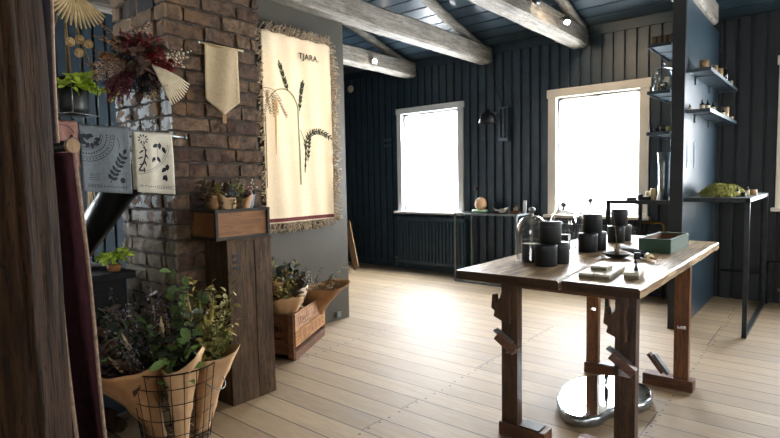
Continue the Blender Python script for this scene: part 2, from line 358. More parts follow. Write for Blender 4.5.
def window(name, plane, op, cas, wall_t=.16, trim='white_trim', side=1, axis='X', sill=.1):
    """casing, sill, sash with one mullion and a top rail, glass"""
    x0, x1, z0, z1 = op; o = bpy.data.objects.new(name, None); COL.objects.link(o); o['kind'] = 'structure'
    if axis == 'X': o.location = (0, plane, 0)
    else:
        o.location = (plane, 0, 0); o.rotation_euler = (0, 0, PI / 2 * (1 if side < 0 else 1))
    # local frame: x along wall, +y outward
    s = 1 if axis == 'X' else (-1 if side > 0 else 1)
    def Y(a, b): return sorted((a * s, b * s))
    bm = NB(); y = Y(-.03, .0)
    for r in ((x0 - cas, x0, z0 - .02, z1 - .0005), (x1, x1 + cas, z0 - .02, z1 - .0005), (x0 - cas - .015, x1 + cas + .015, z1, z1 + cas)): box(bm, r[0], r[1], *y, r[2], r[3], .006)
    y = Y(0, wall_t)
    for r in ((x0 - .012, x0, z0, z1), (x1, x1 + .012, z0, z1), (x0, x1, z1, z1 + .012), (x0, x1, z0 - .012, z0)): box(bm, r[0], r[1], *y, r[2], r[3])
    obj('window_frame', bm, trim, o)
    bm = NB(); box(bm, x0 - cas - .03, x1 + cas + .03, *Y(-sill, .02), z0 - .045, z0 - .01, .006); obj('window_sill', bm, trim, o)
    bm = NB(); y = Y(.08, .12); w = .045
    for r in ((x0, x0 + w, z0, z1), (x1 - w, x1, z0, z1), (x0, x1, z1 - w, z1), (x0, x1, z0, z0 + w), ((x0 + x1) / 2 - .03, (x0 + x1) / 2 + .03, z0, z1), (x0, x1, z1 - .17, z1 - .14)): box(bm, r[0], r[1], *y, r[2], r[3])
    obj('sash', bm, trim, o)
    bm = NB(); box(bm, x0, x1, *Y(.098, .102), z0, z1); obj('glass_pane', bm, 'pane', o)
    bm = NB(); yy = Y(.045, .046)[0]; n_ = 24; g_ = [[bm.verts.new((x0 + .004 + (x1 - x0 - .008) * i / n_, yy + .002 * math.sin(i * .9), z)) for i in range(n_ + 1)] for z in (z0 + .004, z1 - .02)]
    for i in range(n_): bm.faces.new((g_[0][i], g_[0][i + 1], g_[1][i + 1], g_[1][i]))
    obj('glare_sheet', bm, 'glare_sheet_mat', o, recalc=False)  # added glare sheet that hides the sash in white light
window('window_1', YB, W1, .085)
window('window_2', YB, W2, .10, trim='cream_trim')
window('window_3', YR, W3, .09, trim='cream_trim')
window('window_4', XL, W4, .09, axis='Y', side=-1)
window('fill_window_5', XR, WR, .09, axis='Y', side=1); window('fill_window_6', XR, WRb, .09, axis='Y', side=1); window('fill_window_7', YF, (-.8, .8, .9, 2.3), .09)  # unseen windows added to let fill light into the room

def day(name, loc, rot, w, h, p, col=(.95, .975, 1)):
    l = bpy.data.lights.new(name, 'AREA'); l.shape = 'RECTANGLE'; l.size = w; l.size_y = h; l.energy = p; l.color = col
    o = bpy.data.objects.new(name, l); COL.objects.link(o); o.location = loc; o.rotation_euler = rot; return o
def day_b(n, op, y, p): day(n, ((op[0] + op[1]) / 2, y + .24, (op[2] + op[3]) / 2), (-PI / 2, 0, 0), op[1] - op[0] + .1, op[3] - op[2] + .1, p)
L1 = 130
day_b('daylight', W1, YB, L1 * 1.9); day_b('daylight', W2, YB, L1 * 1.6); day_b('daylight', W3, YR, L1 * .9)
day('daylight', (XL - .24, .3, 1.6), (0, -PI / 2, 0), 1.5, 1.4, L1 * .8)
day('daylight', (XR + .24, 1.7, 1.65), (0, PI / 2, 0), 1.5, 1.5, L1 * .20, (1, .96, .9)); day('daylight', (XR + .24, 4.1, 1.65), (0, PI / 2, 0), 1.5, 1.5, L1 * .75, (1, .97, .93))  # fill light through the two added side windows
day('daylight', (0, YF - .24, 1.6), (PI / 2, 0, 0), 1.7, 1.5, L1 * .26, (1, .95, .88))  # fill light through the added window behind the camera

# beams and rafters
def beam(x0, x1, label, y0=YF + .02, y1=YB - .02, z0=2.755, z1=2.965):
    bm = NB(); n = 40; prev = None
    for i in range(n + 1):
        y = y0 + (y1 - y0) * i / n; w = [noise.noise(Vector((x0 * 3, y * 1.7, k * 7))) * .016 for k in range(4)]
        cc = .022
        pts = [(x0 + w[0] + cc, z0 + w[1]), (x1 + w[2] - cc, z0 + w[1]), (x1 + w[2], z0 + w[1] + cc), (x1 + w[2], z1 + w[3] - cc), (x1 + w[2] - cc, z1 + w[3]), (x0 + w[0] + cc, z1 + w[3]), (x0 + w[0], z1 + w[3] - cc), (x0 + w[0], z0 + w[1] + cc)]
        ring = [bm.verts.new((p[0], y, p[1])) for p in pts]
        if prev:
            for k in range(8): bm.faces.new((prev[k], prev[(k + 1) % 8], ring[(k + 1) % 8], ring[k]))
        else: bm.faces.new(ring)
        prev = ring
    bm.faces.new(prev[::-1])
    return solo('ceiling_beam', bm, 'beam', label, 'beam')
beam(-3.58, -3.40, 'limed timber ceiling beam running over the grey partition with the tapestry', y0=2.24)
beam(-2.38, -2.18, 'limed timber ceiling beam with a small spotlight near its far end')
beam(-4.80, -4.62, 'limed timber ceiling beam left of the grey partition, its spotlight glaring')
beam(-1.13, -.93, 'limed timber ceiling beam above the blue shelf partition')
def rafter(x, label, y0=YB - .08):
    bm = NB(); pts = []
    for i in range(16):
        y = y0 - (y0 - YRIDGE) * i / 15; w = noise.noise(Vector((x, y * 2, 3))) * .02
        pts.append((x + w, y, zc(y) - .065 + w * .5))
    tube(bm, pts, .055, 8); return solo('roof_rafter', bm, 'beam', label, 'rafter')
rafter(-3.50, 'round pale rafter sloping up from the middle ceiling beam')
rafter(-2.22, 'round pale rafter sloping up behind the spotlight near the larger window')
rafter(-4.72, 'round pale rafter sloping up beside the glaring spotlight')

# grey partition with the tapestry
bm = NB(); box(bm, -3.66, -3.55, 2.1, 3.62, 0, 2.76, .003); solo('grey_partition', bm, 'grey_panel', 'grey painted partition panel standing behind the flower crate', 'partition')
bm = NB(); box(bm, 0, .02, -.03, .02, 0, .05, .004); o = solo('wall_socket', bm, 'grey_steel', 'small dark floor socket at the foot of the grey partition', 'socket', (-3.55, 3.47, .035))
# blue partition right of window two
pt = thing('shelf_partition', 'tall dark-edged blue grey partition carrying metal shelves on both sides', 'partition', (-1.02, 4.93, 0))
bm = NB(); box(bm, -.04, .05, .03, 1.58, 0, 2.75, .002); obj('panel', bm, 'blue_panel', pt)
bm = NB(); box(bm, -.045, .052, -.01, .03, 0, 2.75, .003); obj('front_post', bm, 'black_edge', pt, 'charcoal front edge post')
for y in (.12, .40):
    bm = NB(); box(bm, .051, .054, y, y + .085, 1.36, 1.36 + .23); box(bm, .0541, .0555, y + .03, y + .055, 1.40, 1.55)
    obj('notice_strip', bm, 'shelf_steel', pt)

# ------------------------------------------------------------------ chimney
ch = thing('brick_chimney', 'rough old brick chimney stack with flaking paint on its stove side', 'chimney', (-3.53, 1.55, 0))
bm = NB(); H = 4.05; box(bm, .014, .622, .006, .605, 0, H); rough_up(bm, .008, 14, 30); obj('mortar_core', bm, 'mortar', ch)
bm = NB(); tone = bm.verts.layers.float.new('tone'); rnd = random.Random(5); ch_h = .089
def brick(x0, x1, y0, y1, z0, z1):
    tn = rnd.random(); j = lambda s: rnd.uniform(-s, s)
    lo = (x0 + j(.003), y0 + j(.003), z0 + j(.003)); hi = (x1 + j(.003), y1 + j(.003), z1 + j(.003)); nv = []
    for ax in range(3):
        u, w = [(1, 2), (0, 2), (0, 1)][ax]
        for sd in (lo, hi):
            gr = []
            for i in range(5):
                row = []
                for k2 in range(5):
                    c = [0, 0, 0]; c[ax] = sd[ax]; c[u] = lo[u] + (hi[u] - lo[u]) * i / 4; c[w] = lo[w] + (hi[w] - lo[w]) * k2 / 4; row.append(bm.verts.new(c))
                gr.append(row); nv += row
            for A, B in zip(gr, gr[1:]):
                for k2 in range(4): bm.faces.new((A[k2], A[k2 + 1], B[k2 + 1], B[k2]))
    cx, cy, cz = (x0 + x1) / 2, (y0 + y1) / 2, (z0 + z1) / 2; off = Vector((j(9), j(9), j(9)))
    for v in nv:
        v[tone] = tn; d = v.co - Vector((cx, cy, cz)); q = [abs(d[0]) / (x1 - x0) * 2, abs(d[1]) / (y1 - y0) * 2, abs(d[2]) / (z1 - z0) * 2]
        k = sorted(q)[1]; s = 1 - .10 * max(0, k - .75) * 4
        v.co = Vector((cx, cy, cz)) + Vector((d[0] * (1 - (1 - s) * .3), d[1] * (1 - (1 - s) * .3), d[2] * s)) + noise.noise_vector(v.co * 16 + off) * .009 + noise.noise_vector(v.co * 45 + off) * .003
nc = int(2.95 / ch_h)
for k in range(nc):
    z0 = k * ch_h + .005; z1 = z0 + ch_h - .011; odd = k % 2
    # long face (+X side), bricks along Y
    y = -.005
    while y < .615:
        L = .105 if (odd and y < .05) or rnd.random() < .15 else rnd.uniform(.20, .26); e = min(y + L, .63)
        if e - y > .03: pro = rnd.uniform(-.004, .008); brick(.53, .635 + pro, y, e, z0, z1)
        y = e + .011
    x = -.005                                                     # stove face (-Y side), bricks along X
    while x < .52:
        L = .105 if (not odd and x < .05) or rnd.random() < .2 else rnd.uniform(.17, .22); e = min(x + L, .524)
        hole = z0 > 2.24 and x + .02 < .50 and e > .30
        if e - x > .03 and not hole: pro = rnd.uniform(-.006, .01); brick(x, e, -.01 - pro, .09, z0, z1)
        x = e + .011
bmesh.ops.remove_doubles(bm, verts=bm.verts, dist=1e-5)
obj('brickwork', bm, 'brick', ch)
bm = NB(); prism(bm, [(.30, 2.30), (.34, 2.265), (.40, 2.25), (.46, 2.28), (.51, 2.30), (.51, 2.72), (.30, 2.72)], 'Y', .0, .03); obj('opening_shade', bm, 'black', ch, 'black sheet painting the dark of the opening')  # flat black sheet painted in for the dark inside the niche

# plank box against chimney
pb = thing('plank_pedestal', 'tall dark salvaged-plank box standing against the brick chimney', 'pedestal', (-2.89, 1.73, 0))
for i, (a, b) in enumerate(((0, .185), (.189, .31))):
    bm = NB(); box(bm, .205, .232, a, b, 0, .965, .004); rough_up(bm, .003, 7, 4); obj('front_plank', bm, 'old_plank', pb)
for a_ in (0, .29): bm = NB(); box(bm, 0, .2, a_, a_ + .02, 0, .96, .003); obj('side_plank', bm, 'old_plank', pb)
bm = NB(); box(bm, -.0, .236, -.004, .314, .961, .976, .003); obj('top_board', bm, 'old_plank', pb)
bm = NB()
for k in range(3): box(bm, .233, .2355, .035, .075, .80 + k * .035, .82 + k * .035)
obj('stencil_mark', bm, 'black', pb, 'small black stencilled bars')

# wooden box on pedestal
wb = thing('wooden_flower_box', 'amber wooden box with dark frame on top of the plank pedestal', 'box', (-2.90, 1.66, .977))
bm = NB(); box(bm, .226, .238, .02, .35, .012, .165); obj('front_panel', bm, 'box_ply', wb)
for a_ in (.008, .35): bm = NB(); box(bm, .0, .238, a_, a_ + .012, .012, .165); obj('end_panel', bm, 'box_ply', wb)
bm = NB(); box(bm, .0, .012, .02, .35, .012, .165); obj('back_panel', bm, 'box_ply', wb)
bm = NB(); box(bm, .0, .238, .008, .362, .0, .012); obj('bottom_panel', bm, 'box_ply', wb)
bm = NB()
for z in (.0, .158): box(bm, .236, .25, .0, .37, z, z + .018, .002); box(bm, -.003, .25, -.004, .01, z, z + .018, .002); box(bm, -.003, .25, .36, .374, z, z + .018, .002)
for y in (-.002, .352): box(bm, .238, .252, y, y + .018, 0, .176, .002)
obj('frame', bm, 'box_frame', wb)

# ------------------------------------------------------------------ foliage helpers
def leaf(bm, p, d, L, W, rng, curl=.25, fold=.25):
    d = d.normalized(); s = d.cross(Vector((0, 0, 1)))
    if s.length < .1: s = Vector((1, 0, 0))
    s.normalize(); s = (Matrix.Rotation(rng.uniform(-.9, .9), 3, d) @ s); nrm = s.cross(d)
    c = [p]; pts = []
    for t, w in ((0, .06), (.3, .85), (.62, 1), (.86, .55), (1, .02)):
        q = p + d * (L * t) - Vector((0, 0, 1)) * (curl * L * t * t)
        a = bm.verts.new(q + s * (W * .5 * w) + nrm * (fold * W * .5 * w)); m = bm.verts.new(q); b = bm.verts.new(q - s * (W * .5 * w) + nrm * (fold * W * .5 * w))
        pts.append((a, m, b))
    for A, B in zip(pts, pts[1:]):
        for i in (0, 1):
            f = bm.faces.new((A[i], A[i + 1], B[i + 1], B[i])); f.smooth = True
def rdir(rng, spread, lean=Vector((0, 0, 0))):
    a = rng.uniform(0, 2 * PI); r = spread * math.sqrt(rng.random()); return (Vector((r * math.cos(a), r * math.sin(a), 1)) + lean).normalized()
def curve_pts(p, d, L, droop, n=6):
    out = []; q = Vector(p); dd = Vector(d).normalized()
    for i in range(n + 1):
        out.append(q.copy()); q = q + dd * (L / n); dd = (dd - Vector((0, 0, 1)) * (droop / n)).normalized()
    return out
KINDS = {  # leaf material, n leaves, length, width, droop, style
    'broad': ('leaf_green', 10, .085, .042, .2, 'leaf'), 'broad_dark': ('leaf_dark', 12, .075, .036, .25, 'leaf'), 'olive': ('leaf_olive', 22, .045, .022, .1, 'leaf'),
    'yellow': ('leaf_yellow', 24, .038, .02, .1, 'leaf'), 'grey': ('leaf_grey', 20, .028, .009, .15, 'leaf'), 'fir': ('leaf_fir', 46, .035, .004, .15, 'leaf'),
    'brown': ('leaf_brown', 14, .07, .036, .3, 'leaf'), 'bright': ('leaf_bright', 9, .05, .03, .6, 'leaf'), 'purple': ('purple', 30, .007, 0, .15, 'berry'), 'berry': ('berry_grey', 30, .005, 0, .15, 'berry'),
    'wheat': ('straw', 1, .11, .010, .1, 'spike'), 'spike_olive': ('leaf_yellow', 1, .15, .011, .1, 'spike'), 'white_bud': ('white_bud', 22, .006, 0, .1, 'berry'),
    'crimson': ('crimson', 46, .026, .010, .2, 'leaf'), 'maroon': ('maroon', 64, .018, .006, .5, 'leaf'), 'navy': ('navy_flower', 42, .02, .008, .3, 'leaf'),
    'pink': ('pale_pink', 44, .012, .007, .3, 'leaf'), 'ochre': ('ochre_flower', 40, .014, .008, .3, 'leaf'), 'straw': ('straw', 26, .024, .006, .5, 'leaf')}
def sprays(parent, spec, rng, name='foliage'):
    """spec: list of (kind, base, direction, length); gathers same-kind sprays into one foliage part"""
    byk = {}; stems = NB()
    for kind, p, d, L in spec: byk.setdefault(kind, []).append((Vector(p), Vector(d), L))
    for kind, lst in byk.items():
        mt, n, l, w, dr, style = KINDS[kind]; bm = NB()
        for p, d, L in lst:
            pts = curve_pts(p, d, L, dr); tube(stems, pts, [.0022, .002, .0018, .0016, .0014, .0012, .001], 4, False)
            if style == 'spike':
                a = pts[-3]; dirn = (pts[-1] - pts[-3]).normalized(); tube(bm, [a + dirn * (l * t) for t in (0, .15, .4, .7, 1)], [w * .3, w, w * 1.1, w * .8, w * .15], 7)
                for k in range(26):
                    t = rng.uniform(0, 1); q = a + dirn * (l * t); leaf(bm, q, dirn + Vector((rng.uniform(-1, 1), rng.uniform(-1, 1), rng.uniform(-1, 1))) * .7, .014, .003, rng)
                continue
            for k in range(n):
                t = .35 + .65 * (k + rng.random()) / n; f = t * 6; i = min(int(f), 5); q = pts[i].lerp(pts[i + 1], f - i)
                ax = (pts[i + 1] - pts[i]).normalized(); side = Vector((rng.uniform(-1, 1), rng.uniform(-1, 1), rng.uniform(-.5, .9)))
                if style == 'leaf': leaf(bm, q, ax * .6 + side.normalized(), l * rng.uniform(.7, 1.2), w * rng.uniform(.8, 1.2), rng)
                else: q2 = q + side.normalized() * rng.uniform(.01, .03); ball(bm, q2, l * rng.uniform(.7, 1.2), sub=1)
        nm = {'wheat': 'wheat_ear', 'spike_olive': 'seed_spike', 'purple': 'dark_berries', 'berry': 'pale_berries', 'white_bud': 'white_buds'}.get(kind, name)
        obj(nm, bm, mt, parent, recalc=False)
    obj('stems', stems, 'stem', parent, recalc=False)
def cone_paper(parent, H, r0, r1, mat, lean=(0, 0), gap=0, high=.12, ph=0, seed=1, flare=1.6, name='paper_wrap', z0=0):
    """rolled paper: narrow at the bottom, pointed flap on one side of the rim"""
    bm = NB(); nu, nv = 40, 14; rng = random.Random(seed); grid = []
    for j in range(nv + 1):
        t = j / nv; row = []
        for i in range(nu + 1):
            a = gap + (2 * PI - 2 * gap) * i / nu + ph; k = max(0, math.cos(a - ph - PI)) ** 2
            h = H * (1 + high / H * (k - .4)) * t; r = r0 + (r1 - r0) * (t ** flare) * (1 + .35 * k)
            r *= 1 + .05 * math.sin(5 * a + seed) * t + .03 * math.sin(11 * a + 2 * seed) * (1 - t * .4)
            r += i / nu * .004
            row.append(bm.verts.new((r * math.cos(a) + lean[0] * t, r * math.sin(a) + lean[1] * t, z0 + h)))
        grid.append(row)
    for A, B in zip(grid, grid[1:]):
        for i in range(nu):
            f = bm.faces.new((A[i], A[i + 1], B[i + 1], B[i])); f.smooth = True
    for v in bm.verts: v.co += noise.noise_vector(v.co * 16 + Vector((seed, 0, 0))) * .009 + noise.noise_vector(v.co * 45 + Vector((seed, 0, 0))) * .003
    o = obj(name, bm, mat, parent, recalc=False); md = o.modifiers.new('thick', 'SOLIDIFY'); md.thickness = .0012; return o
def bouquet(name, label, loc, H, r0, r1, paper, kinds, seed, lean=(0, 0), ph=0, high=.12, group=None, fl=1.6, extra=.12, spread=.55, wrap_h=None, gap=0):
    rng = random.Random(seed); b = thing(name, label, 'bouquet', loc, 0, group)
    cone_paper(b, wrap_h or H, r0, r1, paper, lean, gap, high, ph, seed, fl)
    spec = []
    for kind, n in kinds:
        for _ in range(n):
            a = rng.uniform(0, 2 * PI); rr = (r1 * .8) * math.sqrt(rng.random())
            p = (rr * .35 * math.cos(a), rr * .35 * math.sin(a), H * .35); tgt = Vector((rr * math.cos(a) + lean[0], rr * math.sin(a) + lean[1], H + extra * rng.uniform(-.25, 1)))
            d = tgt - Vector(p); d += Vector((math.cos(a), math.sin(a), 0)) * spread * .1 * rng.random()
            spec.append((kind, p, d, d.length * rng.uniform(.9, 1.1)))
    sprays(b, spec, rng); return b

# little bouquets in the box
for i, (y, x, pm_, kd, lab, hh) in enumerate([
    (1.74, -2.79, 'paper', [('purple', 2), ('fir', 3), ('brown', 2)], 'small bouquet of reddish sprigs leaning at the left end of the amber box', .25),
    (1.80, -2.74, 'paper_light', [('grey', 5), ('olive', 3), ('white_bud', 2)], 'small bouquet in a pale kraft cone at the front of the amber box', .235),
    (1.855, -2.80, 'paper_grey', [('olive', 4), ('broad_dark', 2), ('white_bud', 2)], 'small bouquet in grey blue paper behind the pale kraft cone', .26),
    (1.90, -2.74, 'paper', [('fir', 3), ('yellow', 3), ('crimson', 2)], 'small bouquet with yellowish leaves in the middle of the amber box', .23),
    (1.965, -2.79, 'paper_grey', [('grey', 7), ('white_bud', 3), ('berry', 2)], 'small grey leaved bouquet at the right end of the amber box', .25)]):
    bouquet('small_bouquet', lab, (x, y, .992), hh, .018, .052, pm_, kd, 30 + i, lean=(0, 0), ph=i * 1.3, high=.03, group='small bouquets in the amber box', extra=.08)

# crate by the grey panel
cr = thing('wooden_crate', 'old wooden crate with faded lettering, holding bouquets by the grey partition', 'crate', (-3.115, 2.41, 0), math.radians(28))
CL, CW, CH = .66, .30, .345     # along local Y, local X (front face at +X)
bm = NB(); box(bm, .135, .15, .0, CL, .10, .215, .002); obj('side_board', bm, 'crate_wood', cr, 'lower golden board with lettering')
bm = NB(); box(bm, .135, .15, .0, CL, .219, CH, .002); obj('side_board', bm, 'crate_pink', cr, 'upper pinkish board with lettering')
bm = NB(); box(bm, -.15, -.135, .0, CL, .06, .2, .002); box(bm, -.15, -.135, .0, CL, .21, CH, .002); obj('back_board', bm, 'crate_wood', cr)
for y0 in (.0, CL - .02):
    bm = NB()
    for z0, z1 in ((.06, .15), (.165, .21), (.255, .30)): box(bm, -.134, .134, y0 + .001, y0 + .019, z0, z1, .002)
    box(bm, -.134, .134, y0 + .001, y0 + .019, .30, CH - .002, .002); box(bm, -.134, -.06, y0 + .001, y0 + .019, .21, .255); box(bm, .06, .134, y0 + .001, y0 + .019, .21, .255)
    obj('end_board', bm, 'crate_end', cr)
for x in (-.13, .095):
    for y in (-.02, CL - .002): bm = NB(); box(bm, x, x + .045, y, y + .022, .02, CH - .005, .003); obj('corner_post', bm, 'crate_end', cr)
bm = NB(); box(bm, -.15, .15, 0, CL, .045, .06); box(bm, .11, .145, .0, CL, .0, .045, .003); box(bm, -.145, -.11, .0, CL, .0, .045, .003); obj('base', bm, 'crate_end', cr)

# decal drawing: 2D polygons mapped on a surface
class Decal:
    def __init__(s): s.p = []
    def stroke(s, pts, w, w1=None):
        w1 = w if w1 is None else w1; n = len(pts)
        for i in range(n - 1):
            (x0, y0), (x1, y1) = pts[i], pts[i + 1]; dx, dy = x1 - x0, y1 - y0; l = math.hypot(dx, dy) or 1; nx, ny = -dy / l, dx / l
            a = (w + (w1 - w) * i / (n - 1)) / 2; b = (w + (w1 - w) * (i + 1) / (n - 1)) / 2
            s.p.append([(x0 + nx * a, y0 + ny * a), (x1 + nx * b, y1 + ny * b), (x1 - nx * b, y1 - ny * b), (x0 - nx * a, y0 - ny * a)])
    def curve(s, pts, w, w1=None, n=8):
        s.stroke(spline(pts, n), w, w1)
    def arc(s, c, r, a0, a1, w, n=24, dash=False):
        P = [(c[0] + r * math.cos(a0 + (a1 - a0) * i / n), c[1] + r * math.sin(a0 + (a1 - a0) * i / n)) for i in range(n + 1)]
        if dash:
            for i in range(0, n, 2): s.stroke(P[i:i + 2], w)
        else: s.stroke(P, w)
    def leafs(s, c, ang, L, W):
        ca, sa = math.cos(ang), math.sin(ang)
        s.p.append([(c[0] + ca * L * t - sa * W * w, c[1] + sa * L * t + ca * W * w) for t, w in ((0, 0), (.35, .5), (.7, .38), (1, 0), (.7, -.38), (.35, -.5))])
    def branch(s, pts, L, W, n, w=.002, alt=.7):
        P = spline(pts, 10); s.stroke(P, w)
        for i in range(n):
            k = int((i + 1) / (n + 1) * (len(P) - 1)); a = math.atan2(P[k + 1][1] - P[k][1], P[k + 1][0] - P[k][0]) if k + 1 < len(P) else 0
            for sg in (-1, 1): s.leafs(P[k], a + sg * alt, L, W)
        a = math.atan2(P[-1][1] - P[-2][1], P[-1][0] - P[-2][0]); s.leafs(P[-1], a, L, W)
    def build(s, name, mat, parent, S, kind=None, label=None):
        bm = NB()
        for poly in s.p:
            try: bm.faces.new([bm.verts.new(S(a, b)) for a, b in poly])
            except ValueError: pass
        return obj(name, bm, mat, parent, label, recalc=False, kind=kind)
def spline(p, n=8):
    out = []; q = [p[0]] + list(p) + [p[-1]]
    for i in range(1, len(q) - 2):
        for k in range(n):
            t = k / n; out.append(tuple(.5 * ((2 * q[i][j]) + (-q[i-1][j] + q[i+1][j]) * t + (2*q[i-1][j] - 5*q[i][j] + 4*q[i+1][j] - q[i+2][j]) * t*t + (-q[i-1][j] + 3*q[i][j] - 3*q[i+1][j] + q[i+2][j]) * t**3) for j in range(2)))
    out.append(tuple(p[-1])); return out

d = Decal(); x = .05; rng = random.Random(3)
# upper board: flowing script line and small block line; lower board: tall letters
d.curve([(.07, .335), (.06, .27), (.09, .255), (.11, .29), (.09, .31), (.12, .25), (.15, .30), (.16, .26), (.19, .29), (.20, .255), (.23, .30), (.235, .34), (.24, .26), (.27, .285)], .006, n=6)
d.curve([(.38, .34), (.44, .335), (.41, .30), (.39, .25), (.42, .27), (.47, .33)], .006); d.stroke([(.50, .33), (.62, .33)], .004); d.stroke([(.62, .33), (.62, .27)], .004)
for k in range(7): d.stroke([(.16 + k * .022, .236), (.17 + k * .022, .246)], .009)
for k, (a, b, c) in enumerate([(.06, .20, 'I'), (.10, .20, 'I'), (.16, .20, 'U'), (.27, .19, '-'), (.34, .20, 'L'), (.42, .20, 'H'), (.50, .20, 'b'), (.58, .20, 'E')]):
    if c in 'ILHEb': d.stroke([(a, b), (a, .135)], .007)
    if c == 'I': d.stroke([(a - .012, b), (a + .014, b)], .006)
    if c in 'LEb': d.stroke([(a, .135), (a + .035, .135)], .006)
    if c == 'U': d.curve([(a, b), (a + .005, .14), (a + .03, .14), (a + .035, b)], .006)
    if c in 'HEb': d.stroke([(a, .168), (a + .035, .168)], .006)
    if c in 'Hb': d.stroke([(a + .035, .168 if c == 'b' else b), (a + .035, .135)], .007)
    if c == 'E': d.stroke([(a, b), (a + .035, b)], .006)
    if c == '-': d.stroke([(a, .165), (a + .03, .165)], .007)
for k in range(16): d.stroke([(.08 + k * .014, .116), (.088 + k * .014, .116)], .009)
d.build('faded_lettering', 'stencil', cr, lambda a, b: (.1512, a, b))

CRM = Matrix.Translation((-3.115, 2.41, 0)) @ Matrix.Rotation(math.radians(28), 4, 'Z')
def inC(x, y, z): return tuple(CRM @ Vector((x, y, z)))
bouquet('wrapped_bouquet', 'bouquet with yellow green leaves in pale kraft paper, nearest in the crate', inC(.02, .13, .065), .38, .035, .13, 'paper_light', [('yellow', 14), ('brown', 5), ('olive', 5), ('broad_dark', 4)], 51, lean=(.0, -.0), ph=PI * .9, high=.03, extra=.26, group='bouquets in the lettered crate')
bouquet('wrapped_bouquet', 'bouquet of dark fir sprigs in white paper in the middle of the crate', inC(.0, .33, .065), .46, .035, .12, 'paper_white', [('fir', 14), ('purple', 5), ('broad_dark', 4)], 52, lean=(0, .0), ph=-.5, high=.10, extra=.14, group='bouquets in the lettered crate')
bouquet('wrapped_bouquet', 'bouquet with white buds in a wide kraft flare at the far end of the crate', inC(.02, .52, .065), .38, .035, .17, 'paper', [('white_bud', 6), ('fir', 7), ('grey', 2)], 53, lean=(.10, .15), ph=-PI * .55, high=.03, extra=.20, group='bouquets in the lettered crate')
bouquet('wrapped_bouquet', 'bouquet with feathery green tips behind a grey blue paper cone in the crate', inC(-.08, .42, .065), .52, .03, .07, 'paper_grey', [('fir', 6), ('grey', 4)], 54, lean=(-.02, .0), ph=2, high=.1, extra=.06, group='bouquets in the lettered crate')
bouquet('wrapped_bouquet', 'bouquet with feathery green tips at the near back corner of the crate', inC(-.07, .14, .065), .50, .03, .07, 'paper', [('fir', 8), ('grey', 3)], 55, ph=2, high=.03, extra=.1, group='bouquets in the lettered crate')

# wire basket with bouquets
BX, BY = -2.555, 1.33
wbk = thing('wire_basket', 'round wire mesh basket full of paper wrapped bouquets beside the pedestal', 'basket', (BX, BY, 0))
R = lambda z: .16 + .055 * z / .40
bm = NB()
for z in (.012, .09, .17, .25, .33, .405): tube(bm, [(R(z) * math.cos(2 * PI * i / 40), R(z) * math.sin(2 * PI * i / 40), z) for i in range(41)], .004 if z > .4 else .0022, 5, False)
for k in range(22):
    a = 2 * PI * k / 22; tube(bm, [(R(z) * math.cos(a), R(z) * math.sin(a), z) for z in (.004, .2, .405)], .002, 5)
for k in range(-4, 5):
    h = .155 ** 2 - (k * .035) ** 2
    if h > 0: tube(bm, [(k * .035, -h ** .5, .012), (k * .035, h ** .5, .012)], .002, 5); tube(bm, [(-h ** .5, k * .035, .012), (h ** .5, k * .035, .012)], .002, 5)
obj('wire_mesh', bm, 'wire', wbk)
bm = NB()
for sg in (0, 1):
    bm = NB(); a0 = math.radians(30 + 180 * sg); u = Vector((math.cos(a0), math.sin(a0), 0)); v = Vector((-math.sin(a0), math.cos(a0), 0))
    tube(bm, [tuple(u * (.205 + .06 * math.sin(PI * i / 12)) + v * (.07 * math.cos(PI * i / 12)) + Vector((0, 0, .30 + .1 * math.cos(PI * i / 12) * 0 - .05 * math.sin(PI * i / 12) + .03))) for i in range(13)], .003, 6)
    obj('handle', bm, 'wire_light', wbk, 'bright galvanised wire handle loops')
B_ = 'bouquets in the wire basket'
bouquet('wrapped_bouquet', 'bouquet of dark purple sprigs and berries in wide kraft paper, left in the wire basket', (BX - .05, BY - .07, .03), .50, .04, .21, 'paper', [('purple', 14), ('brown', 12), ('broad_dark', 10), ('berry', 8), ('broad', 5), ('wheat', 4), ('ochre', 1)], 61, lean=(-.06, -.13), ph=.9, high=.02, group=B_, extra=.24, fl=1.9, wrap_h=.41)
bouquet('wrapped_bouquet', 'bouquet of olive green leaves and yellow spikes, right in the wire basket', (BX + .06, BY + .10, .03), .50, .04, .11, 'paper_light', [('olive', 18), ('yellow', 14), ('spike_olive', 5), ('broad', 5)], 62, lean=(.03, .07), ph=-2.2, high=.04, group=B_, extra=.26, fl=1.5, wrap_h=.40)
bouquet('wrapped_bouquet', 'bouquet of fir sprigs and wheat ears standing at the back of the wire basket', (BX - .07, BY + .06, .03), .54, .04, .11, 'paper', [('fir', 8), ('wheat', 5), ('grey', 4), ('broad', 4), ('berry', 4)], 63, lean=(-.03, .05), ph=1.2, high=.04, group=B_, extra=.24, wrap_h=.42)
bouquet('wrapped_bouquet', 'bouquet of broad leaves rolled in pale kraft paper at the front of the wire basket', (BX + .09, BY - .03, .03), .47, .035, .09, 'paper_light', [('broad', 5), ('broad_dark', 5), ('purple', 4)], 64, lean=(.04, .0), ph=PI + .6, high=.10, group=B_, extra=.16, wrap_h=.42)

